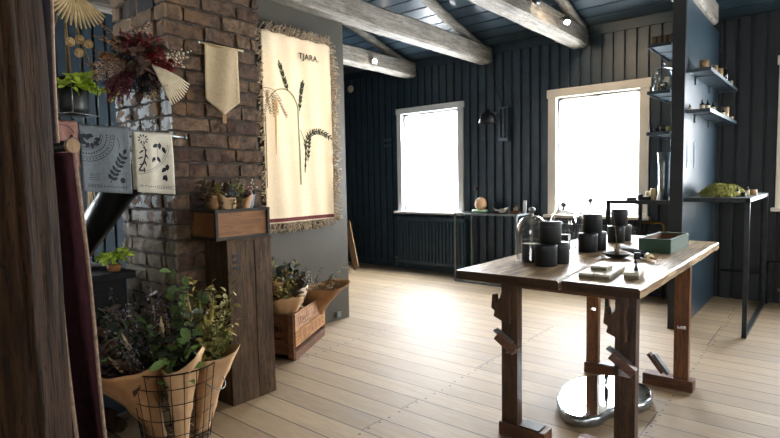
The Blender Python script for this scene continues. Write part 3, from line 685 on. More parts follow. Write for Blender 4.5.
# ------------------------------------------------------------------ banner on chimney
bn = thing('pennant', 'plain beige linen pennant hanging on a peg from the brick chimney', 'pennant', (-2.875, 1.89, 0))
bm = NB(); nu, nv = 16, 24
def pen(y, t):
    hw = .118; yy = y * hw; top = 2.12; zb = 1.81 - (0 if abs(y) > .999 else 0); lowz = 1.80 - .085 * (1 - abs(y))
    z = top + (lowz - top) * t; return (.008 * math.sin(y * 4 + t * 2) * (1 - t * .3), yy, z)
g = [[bm.verts.new(pen(-1 + 2 * i / nu, j / nv)) for i in range(nu + 1)] for j in range(nv + 1)]
for j in range(nv):
    for i in range(nu): f = bm.faces.new((g[j][i], g[j][i + 1], g[j + 1][i + 1], g[j + 1][i])); f.smooth = True
o = obj('cloth', bm, 'linen', bn); md = o.modifiers.new('t', 'SOLIDIFY'); md.thickness = .002
bm = NB(); box(bm, -.002, .004, -.013, .013, 1.665, 1.725); obj('tab', bm, 'paper', bn, 'kraft coloured bottom tab')
bm = NB(); tube(bm, [(0, -.148, 2.122), (0, .148, 2.122)], .006, 8); obj('rod', bm, 'straw', bn)
for a_ in (-.148, .148): bm = NB(); ball(bm, (0, a_, 2.122), .009); obj('rod_end', bm, 'white_trim', bn)
bm = NB(); tube(bm, [(0, -.12, 2.125), (-.012, 0, 2.30)], .0015, 5); tube(bm, [(0, .12, 2.125), (-.012, 0, 2.30)], .0015, 5); obj('cord', bm, 'black', bn)
bm = NB(); tube(bm, [(-.03, 0, 2.298), (-.004, 0, 2.304)], .003, 6); obj('nail', bm, 'black', bn)

# ------------------------------------------------------------------ tapestry
tp = thing('tapestry', 'large cream tapestry woven with a green plant hung on the grey partition', 'tapestry', (-3.5, 0, 0))
Y0, Y1, Z0, Z1 = 2.655, 3.395, .965, 2.50
def TS(y, z, off=0):
    return (.012 * math.sin(y * 9 + z) * (1 - .4 * (z - Z0)) + .004 * math.sin(y * 31 + 2 * z) + off, y, z + .0 * y)
bm = NB(); nu, nv = 60, 70
g = [[bm.verts.new(TS(Y0 + (Y1 - Y0) * i / nu, Z0 + (Z1 - Z0) * j / nv + .006 * math.sin(i * .5) * (j == nv))) for i in range(nu + 1)] for j in range(nv + 1)]
for j in range(nv):
    for i in range(nu): f = bm.faces.new((g[j][i], g[j][i + 1], g[j + 1][i + 1], g[j + 1][i])); f.smooth = True
o = obj('woven_cloth', bm, 'tapestry', tp); md = o.modifiers.new('t', 'SOLIDIFY'); md.thickness = .006; md.offset = 0
bm = NB(); g = [[bm.verts.new(TS(Y0 + (Y1 - Y0) * i / 60, Z0 + .012 + .03 * j, .0045)) for i in range(61)] for j in range(2)]
for i in range(60): bm.faces.new((g[0][i], g[0][i + 1], g[1][i + 1], g[1][i]))
obj('bottom_stripe', bm, 'burgundy', tp, 'burgundy stripe along the bottom', recalc=False)
bm = NB(); rng = random.Random(8)
def strand(p, d, L):
    p = Vector(p); d = Vector(d); pts = [p]; ph = rng.uniform(0, 6)
    for i in range(1, 6):
        t = i / 5; pts.append(p + d * (L * t) + Vector((.018 * math.sin(ph + t * 5), .016 * math.cos(ph * 1.7 + t * 6), .012 * math.sin(ph * 2.3 + t * 5))))
    tube(bm, pts, [.004, .0045, .004, .0045, .004, .002], 5)
for i in range(130):
    y = Y0 + (Y1 - Y0) * rng.random(); strand(TS(y, Z1), (rng.uniform(.0, .5), rng.uniform(-.5, .5), 1), rng.uniform(.045, .075))
for i in range(90):
    y = Y0 + (Y1 - Y0) * rng.random(); strand(TS(y, Z0), (rng.uniform(0, .3), rng.uniform(-.3, .3), -1), rng.uniform(.055, .075))
for i in range(240):
    z = Z0 + (Z1 - Z0) * rng.random(); strand(TS(Y1, z), (rng.uniform(.0, .5), 1, rng.uniform(-.8, .1)), rng.uniform(.04, .075))
for i in range(120):
    z = Z0 + (Z1 - Z0) * rng.random(); strand(TS(Y0, z), (rng.uniform(.0, .3), -1, rng.uniform(-.6, .1)), rng.uniform(.03, .05))
obj('fringe', bm, 'fringe', tp, 'shaggy oatmeal fringe', kind='stuff')
bm = NB(); tube(bm, [(-.022, Y0 - .02, Z1 + .015), (-.022, Y1 + .02, Z1 + .015)], .008, 8)
for y in (Y0 + .1, Y1 - .1): box(bm, -.05, -.015, y - .01, y + .01, Z1 + .005, Z1 + .025)
obj('hanging_rod', bm, 'black_steel', tp)
def TO(off): return lambda a, b: TS(a, b, off)
d = Decal(); d.curve([(3.016, 1.278), (3.018, 1.58), (3.012, 1.829), (3.009, 1.927), (2.956, 2.02), (2.879, 2.06), (2.772, 2.036), (2.685, 1.944)], .022, .006); d.curve([(3.035, 1.743), (3.071, 1.67), (3.094, 1.582), (3.077, 1.392)], .01, .014)
d.build('woven_stem', 'ink_olive', tp, TO(.0050))
d = Decal(); d.branch([(2.908, 2.05), (2.868, 2.155), (2.835, 2.245)], .05, .016, 7, .008, .45); d.branch([(3.032, 1.90), (3.053, 2.031), (3.073, 2.12)], .05, .018, 7, .01, .4)
d.branch([(3.084, 1.582), (3.122, 1.685), (3.192, 1.732), (3.279, 1.732), (3.361, 1.691)], .042, .014, 14, .010, .8); d.branch([(3.114, 1.481), (3.128, 1.584), (3.138, 1.673)], .04, .014, 5, .008, .4); d.branch([(3.075, 1.38), (3.09, 1.5), (3.095, 1.6)], .035, .014, 4, .01, .3)
d.build('woven_leaves', 'ink_green', tp, TO(.0056))
d = Decal()
for (a, b) in [((2.684, 2.014), (2.72, 1.86)), ((2.77, 1.989), (2.79, 1.86)), ((2.70, 2.02), (2.66, 1.80)), ((2.80, 1.97), (2.886, 1.844)), ((2.74, 2.0), (2.75, 1.84))]:
    for k in range(7):
        t = k / 6; c = (a[0] + (b[0] - a[0]) * t, a[1] + (b[1] - a[1]) * t); d.arc(c, .012, 0, 5.5, .004, 8)
    d.stroke([a, b], .003)
d.curve([(2.672, 1.827), (2.668, 1.261)], .008); d.curve([(2.66, 2.05), (2.75, 2.04), (2.84, 1.96)], .004); d.build('woven_seed_heads', 'ink_brown', tp, TO(.0053))
d = Decal(); d.stroke([(2.769, 1.965), (2.763, 1.75), (2.757, 1.524)], .022, .006); d.build('woven_ochre_spike', 'ink_ochre', tp, TO(.0059))
def text_part(s, size, parent, loc, rot, mat, name='lettering'):
    cu = bpy.data.curves.new(name, 'FONT'); cu.body = s; cu.size = size; cu.extrude = .0004; cu.space_character = 1.12; cu.offset = size * .018
    tmp = bpy.data.objects.new(name, cu); COL.objects.link(tmp); bpy.context.view_layer.update()
    me = bpy.data.meshes.new_from_object(tmp.evaluated_get(bpy.context.evaluated_depsgraph_get())); COL.objects.unlink(tmp); bpy.data.objects.remove(tmp)
    me.materials.clear(); me.materials.append(M[mat]); o = bpy.data.objects.new(name, me); COL.objects.link(o); o.parent = parent; o.location = loc; o.rotation_euler = rot; return o
text_part('TJARA.', .068, tp, (.022, 3.02, 2.33), (PI / 2, 0, PI / 2), 'text_black')

# ------------------------------------------------------------------ towel rail and towels
rl = thing('towel_rail', 'thin metal rail on the brick chimney with printed tea towels over it', 'rail', (-2.83, .92, 1.57))
bm = NB(); tube(bm, [(0, 0, .035), (0, .675, -.008)], .008, 10); obj('bar', bm, 'steel', rl)
bm = NB(); tube(bm, [(-.08, .66, -.007), (0, .66, -.007)], .006, 8); tube(bm, [(0, .675, -.008), (0, .69, -.009)], .011, 10); obj('bracket', bm, 'steel', rl)
def towel(y0, y1, zt, zb, mat, label, seed, decal=None, zb2=None):
    th = thing('tea_towel', label, 'towel', (-2.83, (y0 + y1) / 2, zt)); w = (y1 - y0) / 2; L = zt - zb; zb2 = L * .93 if zb2 is None else zb2
    def S(a, s):      # a in -1..1 across, s signed length over the bar (front positive)
        r = .013; k = min(1, abs(s) / .1); wv = .006 * math.sin(a * 5 + seed) * k
        if s > 0: return (r + wv + .008 * k, a * w * (1 - .02 * k), -s - .01 * a * k)
        return (-r + wv * .5 - .004 * k, a * w, s)
    bm = NB(); nu, nv = 24, 26; rows = []
    ss = [-zb2 + zb2 * j / nv for j in range(nv)] ; ss2 = [L * j / nv for j in range(1, nv + 1)]
    prof = [('b', s) for s in ss] + [('t', t) for t in (0, .5, 1)] + [('f', s) for s in ss2]
    for k, s in prof:
        row = []
        for i in range(nu + 1):
            a = -1 + 2 * i / nu
            if k == 't': an = PI - PI * s; row.append(bm.verts.new((.013 * math.cos(an), a * w, .013 * math.sin(an))))
            else: row.append(bm.verts.new(S(a, s if k == 'f' else min(s, -.001))))
        rows.append(row)
    for A, B in zip(rows, rows[1:]):
        for i in range(nu): f = bm.faces.new((A[i], A[i + 1], B[i + 1], B[i])); f.smooth = True
    o = obj('cloth', bm, mat, th, recalc=False); md = o.modifiers.new('t', 'SOLIDIFY'); md.thickness = .003; md.offset = -1
    if decal:
        def D(u, v):
            p = S(u / w, max(.002, v)); return (p[0] + .0035, p[1], p[2])
        decal.build('print', 'ink', th, D)
    return th
d = Decal(); c = (-.10, .03)     # v is measured downward
for r, w_ in ((.075, .005), (.085, .0025), (.105, .007), (.122, .0025), (.132, .004), (.142, .003)): d.arc(c, r, 0, PI / 2 + .2, w_, 28, dash=(r in (.105, .132)))
for k in range(14): a = k * .45; d.leafs((c[0] + .03 * math.cos(a) + .015, c[1] + .028 + .022 * math.sin(a)), a * 1.7, .032, .022)
d.branch([(.01, .27), (.03, .22), (.06, .17), (.085, .12)], .034, .018, 6, .004, .9); d.leafs((.068, .27), -1.2, .035, .03)
d.stroke([(-.10, .296), (.10, .296)], .002); d.stroke([(-.10, .283), (.10, .283)], .002)
for k in range(14): d.stroke([(-.095 + k * .014, .2895), (-.088 + k * .014, .2895)], .005)
for k in range(4): d.stroke([(-.09, .232 + k * .009), (-.04, .232 + k * .009)], .002)
d.stroke([(.09, .02), (.092, .28)], .0018); d.curve([(.055, .04), (.065, .07), (.06, .10)], .003)
towel(1.045, 1.285, 1.585, 1.265, 'towel_grey', 'blue grey tea towel with dark botanical print over the rail', 1, d)
d = Decal(); c = (-.115, .02)
d.arc(c, .19, .15, 1.5, .002, 26); d.arc(c, .200, .15, 1.5, .0016, 26)
d.curve([(-.09, .20), (-.06, .14), (-.055, .08), (-.07, .05)], .008, .003)
for k in range(8): d.leafs((-.065 + .004 * (k % 3), .07 + k * .018), (2.3 if k % 2 else .9) + k * .1, .035, .008)
for k in range(9): a = k * .7; d.leafs((-.06 + .012 * math.cos(a), .028 + .012 * math.sin(a)), a, .018, .008)
for c2, a in (((.03, .04), 1.6), ((.02, .05), 2.6), ((.045, .06), 1.2), ((-.0, .12), 2.2), ((.01, .115), 1.0), ((.068, .15), 1.7), ((.06, .17), 2.3), ((.05, .21), 1.3), ((.06, .21), 2.2)): d.leafs(c2, a, .038, .021)
d.curve([(.02, .13), (.015, .08), (.03, .045)], .002)
d.stroke([(-.1, .286), (.1, .286)], .0015); d.stroke([(-.1, .272), (.1, .272)], .0015)
for k in range(14): d.stroke([(-.09 + k * .013, .279), (-.083 + k * .013, .279)], .004)
d.stroke([(.092, .02), (.092, .27)], .0015)
towel(1.31, 1.515, 1.568, 1.255, 'towel_cream', 'cream tea towel with dark botanical print over the rail', 3, d)
d = Decal(); d.arc((-.02, .06), .05, 3.6, 6, .003); d.leafs((.02, .05), 2, .03, .012); d.leafs((.03, .06), 1.2, .03, .012)
towel(.945, 1.04, 1.60, 1.40, 'towel_pink', 'dusty pink printed cloth at the left end of the rail', 5, d)

# ------------------------------------------------------------------ hanging plant pot
hp = thing('hanging_planter', 'dark square planter with bright green leaves hanging on jute cords', 'plant', (-2.95, 1.065, 1.655))
bm = NB(); r = .066; prof = [(.0, 0), (.045, 0), (.062, .012), (r, .03), (r, .145), (r - .006, .145), (r - .006, .12), (0, .12)]; lathe(bm, prof, 4, mtx=Matrix.Rotation(PI / 4 + .5, 4, 'Z') @ Matrix.Scale(1.25, 4)); obj('pot', bm, 'stone_dark', hp)
bm = NB(); a = .086
sq = [(-a, -a), (a, -a), (a, a), (-a, a), (-a, -a)]; R5 = Matrix.Rotation(.5, 3, 'Z')
for z in (.0, ):
    tube(bm, [tuple(R5 @ Vector((x, y, z))) for x, y in sq], .0035, 6)
for x, y in sq[:4]: tube(bm, [tuple(R5 @ Vector((x, y, z))) for z in (0, .17)], .003, 6)
obj('wire_cradle', bm, 'wire_light', hp)
bm = NB(); apex = Vector((-.01, .0, .60))
for x, y in sq[:4]: tube(bm, [tuple(R5 @ Vector((x, y, .17))), tuple(apex)], .0045, 6)
tube(bm, [tuple(apex), (-.01, 0, zc(1.065) - 1.655)], .004, 6); obj('jute_cord', bm, 'rope', hp)
rng = random.Random(12); spec = []
for k in range(34): a = rng.uniform(0, 6.28); spec.append(('bright', (.03 * math.cos(a), .03 * math.sin(a), .125), (math.cos(a), math.sin(a), rng.uniform(.3, 1.4)), rng.uniform(.05, .10)))
spec += [('bright', (.03, .05, .13), (.3, 1, .1), .14)]; sprays(hp, spec, rng)
# dried palm bundle up at the cord
dp = thing('dried_palm', 'pale dried palm fan bundle hanging above the planter', 'dried flowers', (-2.86, 1.075, 2.235))
bm = NB()
for k in range(20):
    a = -1.35 + k * .115; dirv = Vector((.25, math.sin(a), -math.cos(a) * .9)).normalized(); L = .19 - .03 * abs(a)
    tube(bm, [tuple(dirv * (L * t)) for t in (0, .3, .6, 1)], [.002, .006, .008, .004], 5)
obj('palm_blades', bm, 'straw', dp)
bm = NB(); ball(bm, (0, 0, .0), .014, (1, 1, 1.6)); tube(bm, [(0, 0, 0), (0, 0, zc(1.075) - 2.235)], .003, 6); obj('tie', bm, 'rope', dp)
ct = thing('dried_pods', 'cluster of round tan dried pods on a stem beside the planter cords', 'dried flowers', (-2.84, 1.095, 1.90))
for (y, z) in ((-.055, .09), (-.012, .11), (.028, .095), (-.018, .045)):
    bm = NB(); ball(bm, (0, y, z), .021, (1, 1, 1.1), 2)
    for k in range(8): a = k * .785; ball(bm, (.014, y + .01 * math.cos(a), z + .01 * math.sin(a)), .007, sub=1)
    obj('pod', bm, 'cotton_tan', ct)
bm = NB(); tube(bm, [(-.02, .06, -.03), (0, -.018, .05), (0, -.03, .10), (.0, -.01, .45), (0, -.01, zc(1.095) - 1.90)], .002, 5); tube(bm, [(0, -.03, .05), (0, .03, .095)], .002, 5); tube(bm, [(0, -.02, .06), (0, -.055, .09)], .002, 5); obj('twig', bm, 'stem', ct)

# dried flower bouquet
wr = thing('dried_flower_bunch', 'large hanging bunch of crimson, navy and pink dried flowers before the chimney', 'dried flowers', (-2.76, 1.33, 1.915))
rng = random.Random(21); spec = []
def fan(kind, n, y0, z0, L, sy=.3, sx=.5, sz=.3, p=(0, 0, 0)):
    for _ in range(n):
        d = Vector((rng.uniform(-.15, sx), y0 + rng.uniform(-sy, sy), z0 + rng.uniform(-sz, sz))); spec.append((kind, p, d, L * rng.uniform(.75, 1.1)))
fan('crimson', 22, .35, .55, .15); fan('crimson', 14, -.35, .7, .15); fan('crimson', 18, .95, .12, .18, .25, .4, .25); fan('navy', 20, .1, -.5, .16, .6); fan('navy', 10, -.6, .3, .17, .5)
fan('maroon', 30, -.75, -.65, .24, .3, .4, .25); fan('pink', 14, -1, -.15, .27, .2, .3, .25); fan('pink', 14, .05, 1, .22, .3, .3, .2); fan('ochre', 12, -1, .15, .22, .2, .3, .15); fan('ochre', 4, -.8, .6, .24, .2, .3, .2)
fan('brown', 9, 0, .1, .14, 1, .7, 1); fan('straw', 8, .3, -.75, .17, .15, .4, .15); fan('white_bud', 5, 1, .2, .24, .2, .3, .2)
sprays(wr, spec, rng, 'dried_blooms')
bm = NB()
for k in range(11):
    a = -1.15 + k * .085; dirv = Vector((.25, math.cos(a), math.sin(a) - .0)).normalized(); s0 = Vector((.06, .035, -.005)); L = .19
    tube(bm, [tuple(s0 + dirv * (L * t) + Vector((0, 0, -.03 * t * t))) for t in (0, .35, .7, 1)], [.003, .0065, .008, .003], 6)
obj('bleached_palm', bm, 'white_palm', wr, 'bleached white palm fan')
bm = NB(); tube(bm, [(0, 0, 0), (0, 0, .4), (-.02, 0, zc(1.33) - 1.915)], .003, 6); obj('cord', bm, 'rope', wr)

# ------------------------------------------------------------------ stove corner
sv = thing('wood_stove', 'black cast iron wood stove behind the wire basket', 'stove', (-3.5, 1.18, 0))
bm = NB(); box(bm, -.33, .30, -.36, .22, .10, .745, .01); obj('body', bm, 'stove', sv)
bm = NB(); box(bm, -.36, .36, -.40, .25, .745, .79, .008); obj('top_plate', bm, 'stove', sv)
bm = NB(); box(bm, .30, .318, -.28, .14, .26, .68, .006); hd = obj('door', bm, 'stove', sv); bm = NB(); tube(bm, [(.335, .10, .42), (.345, .10, .55)], .008, 8); obj('handle', bm, 'black_steel', hd)
for x in (-.29, .24):
    for y in (-.32, .16): bm = NB(); box(bm, x, x + .05, y, y + .05, 0, .10, .004); obj('leg', bm, 'stove', sv)
bm = NB(); A = Vector((-.24, -.02, .72)); Bp = Vector((.50, .35, 1.30)); A2 = Vector((-.24, -.02, .86))
tube(bm, [(-.13, .06, .785), (-.12, .065, .83), (.34, .20, 1.27), (.42, .30, 1.36), (.42, .375, 1.38)], .086, 24); obj('flue_pipe', bm, 'pipe', sv, 'thick slanting black flue pipe')
bm = NB(); box(bm, -.55, .42, -.6, .32, 0, .012, .002); o = solo('hearth_plate', bm, 'shelf_steel', 'blue grey steel floor plate under the black stove', 'hearth plate', (-3.5, 1.18, .0)); o.location.z = .0
sv.location.z = .0125
for k, (x, y, z, a) in enumerate([(-2.95, 1.02, .055, .3), (-2.98, 1.14, .055, .25), (-2.965, 1.08, .125, .32)]):
    bm = NB(); tube(bm, [(-.14, 0, 0), (0, .003, .002), (.14, 0, 0)], [.038, .04, .037], 9); rough_up(bm, .003, 20)
    solo('firewood_log', bm, 'post', ['split log lying on the floor before the stove, nearest the rug', 'split log lying on the floor beside the wire basket', 'split log lying on top of the two floor logs'][k], 'log', (x, y, z - .012), a, 'firewood logs by the stove')
pp = thing('potted_plant', 'tiny terracotta pot with bright leaves on the stove top', 'plant', (-3.215, 1.34, .8025))
bm = NB(); lathe(bm, [(0, 0), (.03, 0), (.038, .02), (.04, .04), (.035, .04), (.032, .03), (0, .03)], 18); obj('pot', bm, 'ochre_flower', pp)
rng = random.Random(4); sprays(pp, [('bright', (0, 0, .03), (rng.uniform(-1, 1), rng.uniform(-1, 1), 1.3), rng.uniform(.07, .13)) for _ in range(9)], rng)
bk = thing('dried_grass_bunch', 'bunch of dried grass stalks hanging behind the stove pipe', 'dried flowers', (-4.6, 1.75, 0))
bm = NB(); rng = random.Random(6)
for k in range(9): tube(bm, [(rng.uniform(-.01, .01), 0, 1.62), (rng.uniform(-.1, .1), rng.uniform(-.1, .1), .9)], .005, 5)
obj('stalks', bm, 'straw', bk)
bm = NB(); tube(bm, [(0, 0, 1.6), (0, 0, zc(1.75) - .02)], .002, 5); obj('string', bm, 'rope', bk)

# ------------------------------------------------------------------ foreground post and rugs
bm = NB(); n = 110; NP = 72; prev = None
for i in range(n + 1):
    z = 3.76 * i / n; ring = []
    for k in range(NP):
        a = 2 * PI * k / NP; s = 1 / max(abs(math.cos(a)), abs(math.sin(a))) ; s = min(s, 1.22); r = .084 * s * (1 + .05 * noise.noise(Vector((math.cos(a) * 2, math.sin(a) * 2, z * 1.6))) + .03 * noise.noise(Vector((a * 3, 5, z * 4))))
        for a0_, w_, dp_ in ((5.55, .05, .20), (5.05, .035, .12), (5.95, .03, .10), (4.6, .04, .15)):
            aa = a0_ + .12 * noise.noise(Vector((a0_, 0, z * 1.4))) + .03 * noise.noise(Vector((a0_, 3, z * 6))); dd = abs(a - aa)
            if dd < w_ * 1.6: r *= 1 - dp_ * max(0, 1 - dd / (w_ * 1.6)) * (.55 + .45 * noise.noise(Vector((a0_, 8, z * 2))))
        r *= 1 + .012 * noise.noise(Vector((a * 6, 1, z * 1.2)))
        ring.append(bm.verts.new((r * math.cos(a) + .01 * math.sin(z * 1.3), r * math.sin(a) + .008 * math.sin(z * 2.1), z)))
    if prev:
        for k in range(NP): f = bm.faces.new((prev[k], prev[(k + 1) % NP], ring[(k + 1) % NP], ring[k])); f.smooth = True
    prev = ring
POSTX, POSTY = -1.475, .37
solo('timber_post', bm, 'post', 'cracked dark timber post in the left foreground', 'post', (POSTX, POSTY, 0), .7)
rk = thing('rug_rack', 'dark wooden rack with a pale peg end holding hanging rugs behind the post', 'rack', (-1.86, .60, 0), math.radians(12))
bm = NB(); tube(bm, [(-.30, 0, 1.42), (.115, 0, 1.42)], .017, 12); obj('rail', bm, 'black', rk)
bm = NB(); tube(bm, [(.115, 0, 1.42), (.128, 0, 1.42)], .021, 14); obj('peg_end', bm, 'light_plank', rk, 'pale turned peg end')
bm = NB(); box(bm, -.34, -.28, -.03, .03, .04, 1.46, .004); box(bm, -.36, -.26, -.25, .25, 0, .04, .004); obj('stand', bm, 'post', rk)
def rug(x0, x1, zt, zb, mat, label, seed, rz, loc, thick=.03, fl=.01):
    th = thing('hanging_rug', label, 'rug', loc, rz); bm = NB(); nu, nv = 10, 40; w = x1 - x0
    rows = []
    for j in range(nv + 1):
        t = j / nv; row = []
        for i in range(nu + 1):
            s = i / nu; x = x0 + w * s + .014 * math.sin(t * 7 + seed) * t + fl * t
            row.append(bm.verts.new((x, .018 * math.sin(s * 7 + seed + t * 1.5) - thick, zt + (zb - zt) * t)))
        rows.append(row)
    for A, B in zip(rows, rows[1:]):
        for i in range(nu): f = bm.faces.new((A[i], A[i + 1], B[i + 1], B[i])); f.smooth = True
    edge = [(v.co.x, v.co.y, v.co.z) for v in [r[-1] for r in rows]]
    o = obj('cloth', bm, mat, th, recalc=False); md = o.modifiers.new('t', 'SOLIDIFY'); md.thickness = .014; md.offset = 0
    bm = NB(); tube(bm, [(x + .003, y, z) for x, y, z in edge], .006, 6); obj('selvage', bm, 'selvage', th, 'pale woven selvage edge'); return th
rug(-.25, .10, 1.402, .12, 'rug_red', 'burgundy wool rug with pale edge hanging from the rack', .6, math.radians(12), (-1.86, .60, 0), thick=.0, fl=.12)
rug(-.25, .07, 1.399, .12, 'rug_dark', 'charcoal rug with pale edge hanging in front of the burgundy rug', 2.2, math.radians(12), (-1.845, .555, 0), thick=.0, fl=.11)
rug(-.10, .055, 2.95, 1.42, 'rug_dark', 'long dark blanket with pale edge hanging high behind the timber post', 4.1, math.radians(40), (-1.69, .52, 0), thick=0)

# ------------------------------------------------------------------ workbench
TZ = .82
wk = thing('workbench', 'old wooden workbench with worn plank top and wedged legs', 'table', (0, 0, 0))
def top_board(xa0, xa1, xb0, xb1, y0, y1, z0, z1, seed):
    """board from y0 to y1; x range a at the front, b at the far end"""
    bm = NB(); n = 60; prev = None; rr = random.Random(seed)
    for i in range(n + 1):
        t = i / n; y = y0 + (y1 - y0) * t; w0 = noise.noise(Vector((seed, y * 5, 0))) * .004; w1 = noise.noise(Vector((seed + 9, y * 6, 3))) * .007; c = .009
        xl, xr = xa0 + (xb0 - xa0) * t + w0, xa1 + (xb1 - xa1) * t + w1; cz = noise.noise(Vector((seed, y * 3, 7))) * .003
        pts = [(xl, z0), (xr, z0), (xr, z1 - c), (xr - c, z1 + cz), ((xl + xr) / 2, z1 + cz * .5), (xl + c * .5, z1 + cz), (xl, z1 - c * .5)]
        ring = [bm.verts.new((p[0], y + (noise.noise(Vector((p[0] * 14, seed, 1))) * .012 if i in (0, n) else 0), p[1])) for p in pts]; m = len(pts)
        if prev:
            for k in range(m): bm.faces.new((prev[k], prev[(k + 1) % m], ring[(k + 1) % m], ring[k]))
        else: bm.faces.new(ring)
        prev = ring
    bm.faces.new(prev[::-1]); o = obj('top_board', bm, 'bench_top', wk); o.data.materials.append(M['bench_end_shaded'])
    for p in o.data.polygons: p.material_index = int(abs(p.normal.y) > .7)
    return o
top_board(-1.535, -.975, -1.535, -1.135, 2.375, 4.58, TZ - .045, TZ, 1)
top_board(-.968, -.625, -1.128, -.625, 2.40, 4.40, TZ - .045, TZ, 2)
for y0 in (2.62, 3.62): bm = NB(); box(bm, -1.40, -.70, y0, y0 + .06, TZ - .11, TZ - .046, .004); obj('batten', bm, 'bench_foot', wk)
LEGS = [('FL', -1.275, 2.39, .085, .055, 'bench_leg'), ('FR', -.735, 2.425, .088, .055, 'bench_leg'), ('RL', -1.25, 3.52, .075, .05, 'bench_leg_red'), ('RR', -.728, 3.54, .08, .05, 'bench_leg_red')]
for nm, x, y, w, dd, mt in LEGS:
    bm = NB(); mz = {'FL': (.44, .26), 'FR': (.43, .30), 'RL': (.43,), 'RR': (.385,)}[nm]
    # leg with open mortises: cheeks plus solid blocks between them
    hs = .02; mzs = sorted(mz); edges = [0.0]
    ch_w = .016
    rear = nm in ('RL', 'RR'); hh = .010 if rear else .016
    if nm in ('FL', 'FR'): mzs = [mzs[-1]]
    box(bm, x, x + ch_w, y, y + dd, .03, TZ - .046); box(bm, x + w - ch_w, x + w, y, y + dd, .03, TZ - .046)
    zs = [.03] + [q for m_ in mzs for q in (m_ - hh, m_ + hh)] + [TZ - .046]
    for a0, a1 in zip(zs[::2], zs[1::2]): box(bm, x + ch_w, x + w - ch_w, y, y + dd, a0, a1)
    bmesh.ops.remove_doubles(bm, verts=bm.verts, dist=1e-5)
    if not rear:
        tube(bm, [(x + w * .5, y - .004, .28), (x + w * .5, y + .002, .28)], .016, 14)
    lg = obj('leg', bm, mt, wk)
    right = nm[1] == 'R'; f0, f1 = (x - .17, x + w + .03) if right else (x - .008, x + .235)
    bm = NB(); box(bm, f0, f1, y - .02, y + dd + .02, 0, .068, .004); obj('foot', bm, 'bench_foot', wk)
    if nm in ('FL', 'FR'):
        ox = x + .0; sx = 1
        br = [(.055, .778), (.015, .736), (.004, .703), (-.012, .687), (-.017, .723), (-.035, .721), (-.042, .650), (-.022, .639), (-.030, .61), (-.012, .603), (.013, .593), (.055, .575), (.058, .62), (.052, .69), (.06, .74)]
        bm = NB(); prism(bm, [(ox + a, b) for a, b in br], 'Y', y - .032, y - .001, .003); obj('carved_bracket', bm, 'bench_leg', wk)
        bm = NB(); sh = Matrix.Translation((ox + .045, y - .03, .483)) @ Matrix.Rotation(math.radians(34), 4, 'Y') @ Matrix.Rotation(math.radians(-12), 4, 'X')
        box(bm, -.058, .058, -.035, .035, -.018, .018, .003, sh); obj('wedge', bm, 'bench_foot', wk)
        bm = NB(); sh = Matrix.Translation((ox + .028, y - .012, .51)) @ Matrix.Rotation(math.radians(32), 4, 'Y'); box(bm, -.06, .05, -.03, .012, -.005, .005, .001, sh); obj('wedge_iron', bm, 'grey_steel', wk, 'thin worn iron on the wedge')
    if nm == 'RR':
        for k, (dx, mt2) in enumerate(((-.115, 'bench_foot'), (-.085, 'grey_steel'))):
            bm = NB(); sh = Matrix.Translation((x + dx + .03, y - .01, .13)) @ Matrix.Rotation(math.radians(-38), 4, 'Y'); box(bm, -.012, .008, -.02, .025, -.05, .085, .002, sh); obj('wedge', bm, mt2, wk)
    else:
        if not right: bm = NB(); box(bm, x + w + .02, x + w + .12, y - .014, y + dd + .014, .069, .074, .001); obj('foot_pocket_dark', bm, 'black', wk)  # thin black sheet painted in for the dark of a pocket in the foot

# mirror slab on floor
outl = [(-1.181, 2.839), (-1.225, 3.017), (-1.214, 3.179), (-1.15, 3.309), (-1.056, 3.385), (-.93, 3.40), (-.806, 3.334), (-.755, 3.214), (-.758, 3.096), (-.821, 2.985), (-.881, 2.877), (-.909, 2.74), (-.978, 2.655), (-1.073, 2.671)]
P = spline(outl + [outl[0]], 5)[:-1]; cx = sum(p[0] for p in P) / len(P); cy = sum(p[1] for p in P) / len(P)
mt_ = thing('mirror_slab', 'pebble shaped mirror slab lying on the floor under the workbench', 'mirror', (cx, cy, 0))
bm = NB(); prev = None
for (s, z) in ((.90, 0), (.955, .012), (.975, .035), (.965, .052), (.93, .056)):
    ring = [bm.verts.new(((p[0] - cx) * s * (1 + .02 * noise.noise(Vector((p[0] * 20, p[1] * 20, z * 60)))), (p[1] - cy) * s * (1 + .02 * noise.noise(Vector((p[1] * 20, p[0] * 20, z * 60)))), z)) for p in P]
    if prev:
        for k in range(len(P)): f = bm.faces.new((prev[k], prev[(k + 1) % len(P)], ring[(k + 1) % len(P)], ring[k])); f.smooth = True
    else: bm.faces.new(ring[::-1])
    prev = ring
bm.faces.new(prev); rough_up(bm, .003, 30); obj('rim', bm, 'steel', mt_)
bm = NB(); A = [bm.verts.new(((p[0] - cx) * .92, (p[1] - cy) * .92, .0585)) for p in P]; B2 = [bm.verts.new(((p[0] - cx) * .92, (p[1] - cy) * .92, .0615)) for p in P]
bm.faces.new(A[::-1]); bm.faces.new(B2); [bm.faces.new((A[i], A[(i + 1) % len(P)], B2[(i + 1) % len(P)], B2[i])) for i in range(len(P))]; obj('mirror_face', bm, 'mirror', mt_)

